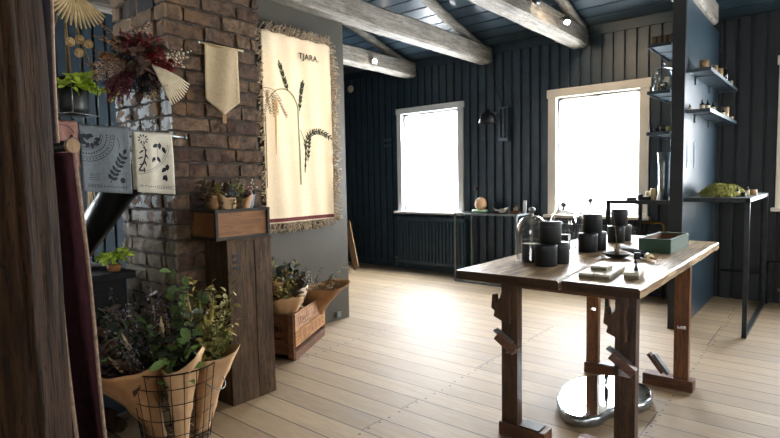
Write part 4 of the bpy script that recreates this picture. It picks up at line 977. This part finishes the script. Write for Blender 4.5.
# ------------------------------------------------------------------ things on the workbench
def cloche(x, y, r, h, label, candle=True, ch_=.075, cr_=.055):
    t = thing('glass_cloche', label, 'cloche', (x, y, TZ + .0015), 0, 'glass cloches on the workbench')
    bm = NB(); prof = [(r, 0), (r + .003, .006), (r, .02)] + [(r * math.cos(a) ** .75 if a < 1.57 else .012, h * .62 + h * .38 * math.sin(a)) for a in [i * 1.45 / 9 for i in range(10)]] + [(.011, h)]
    lathe(bm, prof, 32); obj('dome', bm, 'glass', t)
    bm = NB(); lathe(bm, [(.008, h - .004), (.010, h + .006), (.007, h + .012), (.017, h + .022), (.020, h + .032), (.015, h + .043), (0, h + .047)], 20); obj('knob', bm, 'steel', t)
    if candle:
        c = thing('candle', label.replace('glass cloche', 'candle tin under the cloche') if False else label.replace('clear glass cloche', 'dark candle under the cloche'), 'candle', (x, y, TZ + .002), 0, 'candles under the cloches')
        bm = NB(); lathe(bm, [(0, 0), (cr_ - .002, 0), (cr_, .003), (cr_, ch_), (cr_ - .003, ch_), (cr_ - .003, ch_ - .008), (0, ch_ - .008)], 28); obj('vessel', bm, 'tin', c)
        bm = NB(); lathe(bm, [(0, ch_ - .0075), (cr_ - .0035, ch_ - .0075), (cr_ - .0035, ch_ - .003), (0, ch_ - .002)], 28); obj('wax', bm, 'wax', c)
        bm = NB(); tube(bm, [(0, 0, ch_ - .003), (.001, 0, ch_ + .008)], .0012, 5); obj('wick', bm, 'black', c)
cloche(-1.325, 2.85, .086, .265, 'clear glass cloche nearest the front left of the workbench', True, .105, .057)
cloche(-1.385, 3.46, .085, .265, 'clear glass cloche between the first two stacks of black tins', True, .10, .045)
cloche(-1.42, 4.06, .086, .27, 'clear glass cloche behind the middle stack of black tins', True, .10, .045)
def tin0(r, h, label, loc, group, first=[None]):
    t = thing('candle_tin', label, 'tin', loc, 0, group)
    bm = NB(); lathe(bm, [(0, 0), (r - .002, 0), (r, .002), (r, h * .78)], 32); obj('body', bm, 'tin', t)
    bm = NB(); lathe(bm, [(r + .0008, h * .78), (r + .0012, h * .79), (r + .0012, h - .003), (r - .002, h), (0, h)], 32); obj('lid', bm, 'tin', t)
    bm = NB(); lathe(bm, [(r + .0009, h * .775), (r + .0016, h * .78), (r + .0009, h * .785)], 32); obj('rim', bm, 'tin_rim', t); return t
R0, H0 = .0595, .118
ta = tin0(R0, H0, 'black candle tin at the front of the nearest stack', (-1.205, 2.765, TZ + .001), 'black candle tins')
def tn(x, y, z, lab, s=1): return dup(ta, (x, y, z), 0, lab, scale=(s, s, 1))
tn(-1.185, 2.885, TZ + .001, 'black candle tin at the back of the nearest stack'); tn(-1.205, 2.82, TZ + .001 + H0 + .001, 'black candle tin on top of the nearest stack')
tn(-1.213, 3.43, TZ + .001, 'black candle tin at the front of the middle stack'); tn(-1.20, 3.56, TZ + .001, 'black candle tin at the back of the middle stack'); tn(-1.205, 3.49, TZ + .002 + H0, 'black candle tin on top of the middle stack')
tn(-1.221, 4.03, TZ + .001, 'black candle tin at the front of the farthest stack'); tn(-1.21, 4.15, TZ + .001, 'black candle tin at the back of the farthest stack'); tn(-1.215, 4.085, TZ + .002 + H0, 'black candle tin on top of the farthest stack', .95)
# incense dish
dz = thing('incense_dish', 'shallow black dish with a leaning incense stick on the workbench', 'dish', (-.98, 3.25, TZ + .001))
bm = NB(); lathe(bm, [(0, 0), (.035, 0), (.055, .008), (.078, .026), (.080, .029), (.076, .029), (.05, .012), (0, .008)], 32); obj('bowl', bm, 'black', dz)
bm = NB(); lathe(bm, [(0, .009), (.013, .009), (.012, .05), (.009, .052), (0, .052)], 16); obj('holder', bm, 'brown_jar', dz)
bm = NB(); tube(bm, [(0, 0, .05), (-.006, .0, .14)], .0022, 6); tube(bm, [(-.006, .0, .14), (-.03, .0, .31)], .0016, 6); obj('incense_stick', bm, 'brown_jar', dz)
bm = NB(); A = Vector((-1.04, 3.56, TZ + .03)); Bv = Vector((-.775, 3.20, TZ + .021)); dv = (Bv - A)
rd = thing('incense_tube', 'long black tube with a cream end and dry twigs on the workbench', 'tube', tuple(A)); tube(bm, [(0, 0, 0), tuple(dv * .86)], .0185, 18); obj('tube_body', bm, 'tin', rd)
bm = NB(); tube(bm, [tuple(dv * .862), tuple(dv * .95)], .0195, 18); obj('end_cap', bm, 'wax', rd, 'cream end ring')
bm = NB()
for k in range(5): tube(bm, [tuple(dv * .95 + Vector((.002 * k - .004, 0, .003 * (k % 3 - 1)))), tuple(dv * 1.10 + Vector((.01 * k - .01, .006 * k, -.004 * (k % 3))))], .0022, 5)
obj('twigs', bm, 'ochre_flower', rd)
bm = NB(); lathe(bm, [(0, 0), (.017, 0), (.018, .002), (.018, .036), (.016, .038), (0, .038)], 20); solo('small_black_pot', bm, 'black', 'small black cylinder standing before the tube on the workbench', 'pot', (-.868, 3.255, TZ + .001))
# green box
gb = thing('green_wooden_tray', 'open green painted wooden box at the right of the workbench', 'box', (-.945, 3.57, TZ + .001), math.radians(-1))
gw, gd, gh = .185, .47, .088; th_ = .014
for nm, a in (('side_board', (0, gw, 0, th_)), ('side_board', (0, gw, gd - th_, gd)), ('end_board', (0, th_, th_, gd - th_)), ('end_board', (gw - th_, gw, th_, gd - th_))):
    bm = NB(); box(bm, *a, 0, gh, .002); obj(nm, bm, 'green_box', gb)
bm = NB(); box(bm, th_, gw - th_, th_, gd - th_, 0, .008); obj('bottom', bm, 'old_plank', gb)
bm = NB(); box(bm, th_ + .0005, th_ + .004, th_, gd - th_, .008, gh - .006); box(bm, gw - th_ - .004, gw - th_ - .0005, th_, gd - th_, .008, gh - .006); box(bm, th_ + .004, gw - th_ - .004, gd - th_ - .004, gd - th_ - .0005, .008, gh - .006); obj('lining', bm, 'crate_end', gb, 'bare brown wood inside')
# soap boxes
def soap(x, y, z, w, l, h, lab, rz=0, group='flat boxes of soap'):
    t = thing('soap_box', lab, 'box', (x, y, z), rz, group)
    bm = NB(); box(bm, 0, w, 0, l, 0, h * .55, .001); obj('tray', bm, 'soap_side', t)
    bm = NB(); box(bm, -.001, w + .001, -.001, l + .001, h * .56, h, .001); obj('lid', bm, 'soap', t); return t
rz = math.radians(4)
for k, (x, y, lab) in enumerate([(-.935, 2.52, 'flat ivory box at the front left of the set of four'), (-.862, 2.525, 'flat ivory box at the front right of the set of four'), (-.950, 2.69, 'flat ivory box at the back left of the set of four'), (-.877, 2.695, 'flat ivory box at the back right of the set of four')]):
    soap(x, y, TZ + .001, .068, .16, .022, lab, rz)
soap(-.915, 2.63, TZ + .024, .075, .105, .020, 'small ivory box lying on top of the set of four', math.radians(2))
soap(-.752, 2.60, TZ + .001, .066, .115, .030, 'separate ivory box with a black incense cone on it', rz)
bm = NB(); lathe(bm, [(0, 0), (.010, 0), (.004, .024), (0, .033)], 14); c1 = solo('incense_cone', bm, 'black', 'black incense cone standing on the separate ivory box', 'incense', (-.716, 2.67, TZ + .032))
dup(c1, (-.835, 3.10, TZ + .001), 0, 'small black incense cone standing on the bare bench top', scale=(.8, .8, .7))

# ------------------------------------------------------------------ steel consoles
def frame_bars(bm, segs, t):
    for a, b in segs:
        lo = [min(a[i], b[i]) - t / 2 for i in range(3)]; hi = [max(a[i], b[i]) + t / 2 for i in range(3)]; box(bm, lo[0], hi[0], lo[1], hi[1], lo[2], hi[2], .0015)
# left console under window one
c = thing('console_table', 'slim grey steel console table standing before the window wall', 'table', (-3.69, 5.71, 0)); W_, D_, H_ = .84, .40, .865; t_ = .024
bm = NB(); frame_bars(bm, [((0, 0, H_), (W_, 0, H_)), ((0, D_, H_), (W_, D_, H_)), ((0, 0, H_), (0, D_, H_)), ((W_, 0, H_), (W_, D_, H_))], t_); obj('top_frame', bm, 'grey_steel', c)
for x in (0, W_):
    for y in (0, D_): bm = NB(); frame_bars(bm, [((x, y, t_), (x, y, H_ - t_))], t_); obj('leg', bm, 'grey_steel', c)
bm = NB(); frame_bars(bm, [((0, 0, .012), (W_, 0, .012)), ((0, D_, .012), (W_, D_, .012)), ((0, 0, .012), (0, D_, .012)), ((W_, 0, .012), (W_, D_, .012))], t_); obj('floor_frame', bm, 'grey_steel', c)
bm = NB(); box(bm, .012, W_ - .012, .012, D_ - .012, H_ - .002, H_ + .006); obj('top_plate', bm, 'black_steel', c)
bm = NB(); box(bm, 0, .26, 0, .16, 0, .07, .004); solo('low_plinth', bm, 'black', 'low black box on the floor behind the grey console table', 'box', (-3.35, 5.80, .026))
# right and left of blue partition
def console(x0, x1, y0, y1, h, label, outer):
    c = thing('console_table', label, 'table', (x0, y0, 0)); w = x1 - x0; d = y1 - y0; t = .033; ox = w if outer > 0 else 0
    bm = NB(); frame_bars(bm, [((0, 0, h - t / 2), (w, 0, h - t / 2)), ((0, d, h - t / 2), (w, d, h - t / 2)), ((ox, 0, h - t / 2), (ox, d, h - t / 2))], t); obj('top_frame', bm, 'black_steel', c)
    bm = NB(); box(bm, .01, w - .01, .014, d - .014, h - .012, h + .001); obj('top_plate', bm, 'grey_steel', c)
    for y in (0, d): bm = NB(); frame_bars(bm, [((ox, y, t), (ox, y, h - t))], t); obj('leg', bm, 'black_steel', c)
    bm = NB(); frame_bars(bm, [((ox, 0, t / 2), (ox, d, t / 2))], t); obj('floor_rail', bm, 'black_steel', c); return c
console(-.955, -.524, 4.98, 6.40, 1.11, 'tall black steel console right of the blue partition with moss', 1)
console(-1.58, -1.10, 4.98, 6.02, 1.085, 'tall black steel console left of the blue partition before the window', -1)
# things on the right console
bm = NB(); bmesh.ops.create_grid(bm, x_segments=60, y_segments=60, size=1)
keep = []
for v in bm.verts:
    x, y = v.co.x, v.co.y; r = math.hypot(x, y); h = max(0, 1 - r ** 2.5) ; n_ = noise.noise(Vector((x * 3, y * 3, 1)))
    v.co = Vector((x * .19, y * .38, h * (.095 + .03 * n_) + (.012 * noise.noise(Vector((x * 14, y * 20, 4))) + .008 * noise.noise(Vector((x * 40, y * 60, 9)))) * (h > 0) + .003))
bmesh.ops.delete(bm, geom=[v for v in bm.verts if math.hypot(v.co.x / .19, v.co.y / .38) > 1.0 + .12 * noise.noise(v.co * 30)], context='VERTS')
rng = random.Random(2)
base = [v.co.copy() for v in bm.verts if v.co.z > .012]
for p in rng.sample(base, min(1400, len(base))): leaf(bm, p, Vector((rng.uniform(-1, 1), rng.uniform(-1, 1), rng.uniform(.2, 1.2))), .016, .006, rng)
o = solo('moss_cushion', bm, 'moss', 'spread of golden green moss on the tall steel console', 'moss', (-.755, 5.42, 1.112)); o['kind'] = 'stuff'
def bottle(r, h, label, loc, cap='black', body='amber', lab=True, neck=True, group=None, cat='bottle', name='dropper_bottle'):
    t = thing(name, label, cat, loc, 0, group)
    bm = NB(); lathe(bm, [(0, 0), (r, 0), (r, h * .55), (r * .85, h * .62), (r * .35, h * .66), (r * .35, h * .72)], 18); obj('body', bm, body, t)
    bm = NB(); lathe(bm, [(r * .45, h * .70), (r * .48, h * .80), (r * .2, h * .82), (r * .25, h * .95), (r * .12, h), (0, h)], 14); obj('cap', bm, cap, t)
    if lab: bm = NB(); lathe(bm, [(r + .0006, h * .08), (r + .0009, h * .09), (r + .0009, h * .50), (r + .0006, h * .51)], 18); obj('label', bm, 'label', t)
    return t
def cup(r, h, mat, label, loc, name='stoneware_cup', cat='cup', group=None):
    bm = NB(); lathe(bm, [(0, 0), (r * .85, 0), (r * .95, h * .1), (r, h), (r - .004, h), (r * .8, h * .1), (0, h * .08)], 20); return solo(name, bm, mat, label, cat, loc, 0, group)
cz = 1.112
bottle(.014, .085, 'slim bottle with a white label on the moss console, left one', (-.625, 5.24, cz)); cup(.018, .035, 'black', 'tiny black square pot between the bottles on the moss console', (-.585, 5.25, cz), 'tiny_pot', 'pot')
bottle(.013, .09, 'slim bottle beside the tan cup on the moss console', (-.575, 5.42, cz)); cup(.030, .05, 'tan_cup', 'tan cup on the moss console', (-.555, 5.62, cz))
# shelves on right face of partition
def shelf(x0, x1, y0, y1, z, label, br, wall_side):
    s = thing('metal_shelf', label, 'shelf', (x0, y0, z)); w = x1 - x0; d = y1 - y0
    bm = NB(); box(bm, 0, w, 0, d, -.006, 0); obj('shelf_plate', bm, 'shelf_steel', s)
    bm = NB(); box(bm, 0, w, -.004, 0, -.024, .004); box(bm, 0, w, d, d + .004, -.024, .004); ex = w if wall_side < 0 else -.004
    box(bm, ex, ex + .004, -.004, d + .004, -.024, .004); obj('rim', bm, 'shelf_steel', s)
    for y in br:
        bm = NB(); xx = (0, .012) if wall_side < 0 else (w - .012, w); box(bm, xx[0], xx[1], y, y + .014, -.075, -.0065); box(bm, min(.0, w) + .001, w - .001, y, y + .014, -.014, -.0065); obj('bracket', bm, 'grey_steel', s)
    return s
shelf(-.968, -.795, 4.77, 6.24, 2.150, 'upper metal shelf on the right side of the blue partition', (.35, 1.0), -1).location = (-.968, 4.965, 2.15)
shelf(-.968, -.795, 4.77, 6.24, 1.825, 'lower metal shelf on the right side of the blue partition', (.35, 1.0), -1).location = (-.968, 4.965, 1.825)
zS = 2.151; G = 'things on the upper right shelf'
cup(.036, .10, 'tan_cup', 'tall tan cup nearest on the upper right shelf', (-.88, 5.20, zS), group=None)
bottle(.014, .075, 'little bottle with a bright cap beside the tallest tan cup', (-.83, 5.25, zS), cap='steel')
cup(.030, .085, 'tan_cup', 'middle tan cup on the upper right shelf', (-.845, 5.42, zS)); cup(.038, .095, 'tan_cup', 'wider tan cup before the black bottle on the upper right shelf', (-.85, 5.68, zS))
bottle(.030, .20, 'large black pump bottle on the upper right shelf', (-.845, 5.98, zS), lab=False); cup(.016, .055, 'label', 'small cream jar at the far end of the upper right shelf', (-.82, 6.22, zS), 'small_jar', 'jar')
for k, (x, y) in enumerate(((-.93, 5.06), (-.87, 5.07))): bm = NB(); box(bm, 0, .045, 0, .03, 0, .012, .002); solo('brass_block', bm, 'brass', ['small brass block at the partition end of the upper right shelf', 'small brass block next to the tan cup on the upper right shelf'][k], 'block', (x, y, zS))
zS = 1.826
bL = bottle(.019, .095, 'dropper bottle with cream label nearest on the lower right shelf', (-.875, 5.12, zS))
for x, y, lab in ((-.845, 5.17, 'second dropper bottle in the row of four on the lower right shelf'), (-.86, 5.28, 'third dropper bottle in the row of four on the lower right shelf'), (-.835, 5.36, 'last dropper bottle in the row of four on the lower right shelf'), (-.835, 5.88, 'dropper bottle standing alone beside the tan cup on the lower right shelf')): dup(bL, (x, y, zS), 0, lab)
dup(bL, (-.95, 5.03, zS), 0, 'dropper bottle standing at the partition end of the lower right shelf', scale=(.7, .7, .6))
cup(.034, .115, 'tan_cup', 'tall tan cup on the lower right shelf', (-.845, 6.08, zS)); cup(.03, .04, 'tan_cup', 'low tan bowl at the far end of the lower right shelf', (-.83, 6.28, zS), 'low_bowl', 'bowl')
# shelves on left face
for z, lab in ((2.40, 'top metal shelf on the left side of the blue partition'), (2.01, 'middle metal shelf on the left side of the blue partition'), (1.665, 'bottom metal shelf on the left side of the blue partition')):
    shelf(-1.255, -1.078, 5.0, 5.75, z, lab, (.35,), 1).location = (-1.262, 4.975, z)
for k in range(4): cup(.022, .07, 'brown_jar', ['leftmost brown stoneware jar on the top left shelf', 'second brown stoneware jar from the left on the top left shelf', 'third brown stoneware jar from the left on the top left shelf', 'brown stoneware jar next to the partition on the top left shelf'][k], (-1.225 + k * .0455, 5.02, 2.401), 'stoneware_jar', 'jar', 'brown jars on the top left shelf')
gj = thing('glass_storage_jar', 'big lidded glass jar on the middle left shelf', 'jar', (-1.165, 5.07, 2.011))
bm = NB(); lathe(bm, [(0, .002), (.07, .002), (.078, .02), (.078, .14), (.062, .165), (.060, .18)], 28); obj('glass_body', bm, 'jar_glass', gj)
bm = NB(); lathe(bm, [(.066, .18), (.068, .188), (.05, .20), (.014, .206), (.012, .214), (.02, .224), (.012, .236), (0, .238)], 28); obj('lid', bm, 'jar_glass', gj)
bm = NB(); rng = random.Random(9)
for k in range(16): ball(bm, (rng.uniform(-.045, .045), rng.uniform(-.045, .045), .02 + rng.random() * .05), .014, sub=1)
obj('jar_contents', bm, 'brown_jar', gj, kind='stuff')
bm = NB(); box(bm, .015, .055, -.02, .02, .05, .12, .002); obj('soap_bar', bm, 'label', gj)
for k in range(3): bottle(.018, .075, ['leftmost dark bottle on the bottom left shelf', 'middle dark bottle on the bottom left shelf', 'dark bottle nearest the partition on the bottom left shelf'][k], (-1.235 + k * .044, 5.02, 1.666), lab=False, body='tin', cap='tin', name='small_bottle')
cup(.022, .045, 'leaf_olive', 'small olive green pot on the bottom left shelf', (-1.10, 5.01, 1.666), 'small_pot', 'pot')
cz = 1.087
va = thing('tall_vase', 'tall flared pale metallic vase beside the partition on the left console', 'vase', (-1.155, 5.12, cz)); bm = NB(); lathe(bm, [(0, 0), (.038, 0), (.042, .12), (.046, .30), (.056, .41), (.052, .41), (.042, .30), (.036, .05), (0, .03)], 28); obj('vase_body', bm, 'steel', va)
for k, (x, y, r, h, lab) in enumerate([(-1.225, 5.06, .024, .10, 'taller cream pillar candle beside the metallic vase'), (-1.275, 5.10, .02, .075, 'shorter cream pillar candle beside the metallic vase'), (-1.20, 5.18, .02, .12, 'cream pillar candle behind the other two on the left console')]):
    t = thing('pillar_candle', lab, 'candle', (x, y, cz)); bm = NB(); lathe(bm, [(0, 0), (r, 0), (r, h - .003), (r - .003, h), (0, h - .002)], 20); obj('wax', bm, 'wax', t); bm = NB(); tube(bm, [(0, 0, h - .003), (0, 0, h + .01)], .001, 5); obj('wick', bm, 'black', t)
for k, (x, w, h, lab) in enumerate([(-1.43, .075, .022, 'flat black block at the left on the left console'), (-1.335, .032, .05, 'upright black block on the left console'), (-1.30, .062, .03, 'flat black block before the cream candles')]):
    bm = NB(); box(bm, 0, w, 0, .05, 0, h, .002); solo('black_block', bm, 'black', lab, 'block', (x, 5.0, cz))
# window two console extras done; things on left console
cz = .8725
gp = thing('dish', 'mint green oval dish under the peach vase', 'dish', (-3.44, 5.90, cz)); bm = NB(); lathe(bm, [(0, 0), (.07, 0), (.10, .012), (.105, .03), (.095, .04), (.06, .036), (0, .034)], 30); obj('dish_body', bm, 'mint', gp)
pv = thing('round_vase', 'round peach coloured vase with a dried flower on the console', 'vase', (-3.43, 5.90, cz + .037)); bm = NB(); lathe(bm, [(0, 0), (.04, 0), (.072, .035), (.078, .07), (.062, .125), (.030, .155), (.012, .16), (0, .158)], 28); obj('vase_body', bm, 'peach', pv)
bm = NB(); tube(bm, [(0, 0, .15), (-.06, .02, .26)], .003, 5); obj('flower_stem', bm, 'stem', pv); bm = NB(); ball(bm, (-.075, .02, .27), .026, (1.2, 1, .9), 2); rough_up(bm, .008, 60); obj('dried_flower', bm, 'leaf_brown', pv)
sb = thing('ceramic_bird', 'pearly white bird shaped ornament on the console', 'ornament', (-3.16, 5.95, cz)); bm = NB(); ball(bm, (0, 0, .028), .03, (1.9, 1, .95), 2); ball(bm, (-.085, 0, .035), .016, (1.5, 1, .8), 2); ball(bm, (.05, 0, .05), .018, (1.2, 1, 1), 2); tube(bm, [(-.09, 0, .035), (-.125, 0, .065)], [.01, .003], 8); tube(bm, [(.06, 0, .055), (.085, 0, .075)], [.012, .002], 8); obj('body', bm, 'shell', sb)
bm = NB(); box(bm, 0, .12, 0, .10, 0, .022, .004); solo('wooden_tray', bm, 'box_ply', 'small wooden tray with little bottles on the grey console', 'tray', (-3.06, 5.96, cz))
bottle(.014, .105, 'little pump bottle standing on the wooden tray', (-2.99, 6.0, cz + .023), body='tan_cup'); bottle(.011, .075, 'tiny bottle at the left on the wooden tray', (-3.03, 6.02, cz + .023), body='ochre_flower')
bm = NB(); prism(bm, [(-.02, 0), (.02, 0), (.024, .05), (.026, .155), (-.014, .155), (-.018, .05)], 'Y', -.012, .012, .003); solo('cream_tube', bm, 'white_trim', 'upright white cosmetic tube at the end of the grey console', 'tube', (-2.90, 6.03, cz))

# ------------------------------------------------------------------ radiators
def radiator(x0, x1, z0, z1, y, label, mat='radiator'):
    r = thing('radiator', label, 'radiator', (x0, y, z0)); w = x1 - x0; h = z1 - z0; bm = NB(); box(bm, 0, w, .0, .075, 0, h, .006); n = int(w / .055)
    for k in range(n): x = w * (k + .5) / n; box(bm, x - .013, x + .013, -.022, .0, .04, h - .04, .006)
    obj('panel', bm, mat, r); bm = NB(); box(bm, -.004, w + .004, -.026, .082, h, h + .014, .003); obj('top_grille', bm, mat, r)
    bm = NB(); tube(bm, [(-.055, .03, .05), (-.055, .03, -z0 + .001)], .009, 8); tube(bm, [(-.055, .03, .06), (.0, .03, .06)], .009, 8); tube(bm, [(-.085, .03, .06), (-.045, .03, .06)], .017, 10); obj('valve_pipe', bm, 'brass' if mat == 'brass' else 'grey_steel', r)
    for x in (.12, w - .15): bm = NB(); box(bm, x, x + .03, .02, .05, -z0 + .001, 0, .002); obj('foot', bm, mat, r)
    return r
radiator(-4.93, -3.78, .10, .755, 6.085, 'long navy panel radiator under the smaller window')
radiator(-2.62, -1.62, .10, .74, 6.085, 'navy panel radiator under the larger window')
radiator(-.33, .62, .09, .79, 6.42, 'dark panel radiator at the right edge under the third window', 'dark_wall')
bp = thing('brass_pipe', 'bent brass heating pipe beside the larger window', 'pipe', (0, 0, 0)); bm = NB(); tube(bm, [(-1.60, 6.12, .80), (-1.40, 6.12, .80), (-1.37, 6.12, .77), (-1.37, 6.12, .0015)], .012, 10); obj('pipe', bm, 'brass', bp); bm = NB(); tube(bm, [(-1.50, 6.12, .80), (-1.46, 6.12, .80)], .02, 12); obj('valve', bm, 'brass', bp)
for w_, q in (('a', 0),):
    bm = NB(); tube(bm, [(-.50, 6.46, .0), (-.50, 6.46, .42), (-.34, 6.46, .42)], .012, 8); tube(bm, [(-.90, 6.46, .30), (-.50, 6.46, .30)], .010, 8); solo('heating_pipe', bm, 'black_steel', 'dark heating pipes low on the wall beside the right radiator', 'pipe')

# ------------------------------------------------------------------ wall lamp, signs, spotlights
wl = thing('wall_lamp', 'industrial grey wall lamp with scissor arm between the two windows', 'lamp', (-3.22, 6.16, 0))
bm = NB(); box(bm, -.07, .07, -.07, .0, 1.76, 2.185, .006); obj('mount_board', bm, 'shelf_steel', wl); bm = NB(); box(bm, -.035, -.01, -.12, -.07, 1.80, 2.16, .003); box(bm, .012, .04, -.12, -.07, 1.80, 2.16, .003); tube(bm, [(-.02, -.095, 1.84), (-.02, -.095, 1.80)], .02, 10); obj('slide_rail', bm, 'tin_rim', wl)
bm = NB(); tube(bm, [(-.02, -.10, 2.14), (-.10, -.16, 2.10), (-.12, -.23, 2.15)], .008, 8); tube(bm, [(-.02, -.10, 2.05), (-.10, -.18, 2.14), (-.12, -.23, 2.15)], .006, 8); obj('arm', bm, 'grey_steel', wl)
bm = NB(); lathe(bm, [(0, .09), (.026, .09), (.032, .055), (.07, .035), (.097, -.01), (.110, -.075), (.105, -.075), (.09, -.008), (.05, .02), (0, .04)], 28, (-.12, -.24, 2.06)); obj('shade', bm, 'tin', wl)
bm = NB(); ball(bm, (-.12, -.24, 2.03), .03, sub=2); obj('bulb', bm, 'white_trim', wl)
bm = NB(); tube(bm, [(-.02, -.06, 2.18), (-.05, -.05, 2.30), (-.17, -.03, 2.62), (-.22, -.02, 2.80)], .006, 6); obj('cable', bm, 'black', wl)
for k, z in enumerate((1.885, 1.80)): bm = NB(); box(bm, 0, .15, -.008, 0, 0, .035, .001); solo('wall_plate', bm, 'shelf_steel', ['upper of two small grey plates on the window wall', 'lower of two small grey plates on the window wall'][k], 'plate', (-5.24, YB - .001, z))
bm = NB(); lathe(bm, [(0, 0), (.055, 0), (.055, .02), (.04, .03), (0, .032)], 24, mtx=Matrix.Rotation(PI / 2, 4, 'X')); solo('wall_sensor', bm, 'shell', 'round white sensor high on the wall beside the tapestry', 'sensor', (-5.90, YB - .002, 2.74))
bm = NB(); sh = Matrix.Rotation(math.radians(-27), 4, 'Y'); box(bm, -.05, .05, -.012, .012, .025, .80, .003, sh); o = solo('leaning_plank', bm, 'light_plank', 'pale wooden plank leaning behind the grey partition', 'plank', (-5.32, 5.60, .008)); o.rotation_euler = (math.radians(-16), 0, 0)
def spot(loc, aim, label, power, mount, ang=70, emit=True, col=(1, .82, .6)):
    s = thing('spotlight', label, 'lamp', loc); dv = (Vector(aim) - Vector(loc)).normalized(); q = dv.to_track_quat('-Z', 'Y').to_matrix().to_4x4()
    bm = NB(); lathe(bm, [(.018, .05), (.03, .045), (.036, .0), (.034, -.04), (.030, -.04), (.030, -.028)], 20, mtx=q); obj('housing', bm, 'black_steel', s)
    bm = NB(); lathe(bm, [(0, -.034), (.029, -.034)], 20, mtx=q); obj('bulb', bm, 'glow', s)
    m = Vector(mount) - Vector(loc); bm = NB(); tube(bm, [tuple(q @ Vector((0, 0, .045))), tuple(m)], .007, 8); obj('arm', bm, 'black_steel', s)
    l = bpy.data.lights.new('spot', 'SPOT'); l.energy = power; l.spot_size = math.radians(ang); l.spot_blend = .6; l.shadow_soft_size = .03; l.color = col
    o = bpy.data.objects.new('spot_light', l); COL.objects.link(o); o.matrix_world = Matrix.Translation(Vector(loc) + dv * .05) @ q
spot((-4.585, 5.255, 2.83), (-3.0, 3.0, 1.6), 'small glaring spotlight on the beam beside the tapestry', 30, (-4.64, 5.255, 2.86))
spot((-2.10, 5.31, 2.85), (-1.5, 3.8, 1.0), 'small warm spotlight on the beam near the larger window', 30, (-2.20, 5.31, 2.88))
spot((-2.12, 3.2, 2.80), (-3.5, 3.05, 1.85), 'small spotlight on the middle beam aimed at the tapestry', 80, (-2.20, 3.2, 2.85), 60)
spot((-2.10, 4.6, 2.88), (-1.9, 6.18, 2.4), 'small spotlight on the middle beam aimed at the window wall', 20, (-2.20, 4.6, 2.88), 70, col=(1, .78, .52))
spot((-.90, 3.4, 2.85), (-2.9, 1.9, 1.2), 'small spotlight on the right beam aimed at the chimney', 75, (-.96, 3.4, 2.87), 60)

spot((-.90, 1.2, 2.85), (-2.6, 1.55, .5), 'small spotlight on the right beam aimed at the wire basket', 32, (-.96, 1.2, 2.87), 55)
# ------------------------------------------------------------------ world and camera
w = bpy.data.worlds.new('sky'); scn.world = w; w.use_nodes = True; bg = w.node_tree.nodes['Background']; bg.inputs[0].default_value = (.93, .96, 1, 1); bg.inputs[1].default_value = 3.0
cam = bpy.data.cameras.new('camera'); co = bpy.data.objects.new('camera', cam); COL.objects.link(co); scn.camera = co
yw, pt_, rl_ = (math.radians(a) for a in (39.84, 4.13, 1.08)); cy_, sy_, cp, sp_ = math.cos(yw), math.sin(yw), math.cos(pt_), math.sin(pt_)
F = Vector((-sy_ * cp, cy_ * cp, -sp_)); R_ = Vector((cy_, sy_, 0)); D = -(R_.cross(F)); Rt = math.cos(rl_) * R_ + math.sin(rl_) * D; Dn = -math.sin(rl_) * R_ + math.cos(rl_) * D
m = Matrix((Rt, -Dn, -F)).transposed().to_4x4(); m.translation = (0, 0, 1.3); co.matrix_world = m
cam.sensor_width = 36; cam.lens = 535 * 36 / 780; cam.clip_start = .05
vs = scn.view_settings; vs.view_transform = 'Standard'; vs.look = 'None'; vs.gamma = 1; vs.use_curve_mapping = False; vs.exposure = 0.75
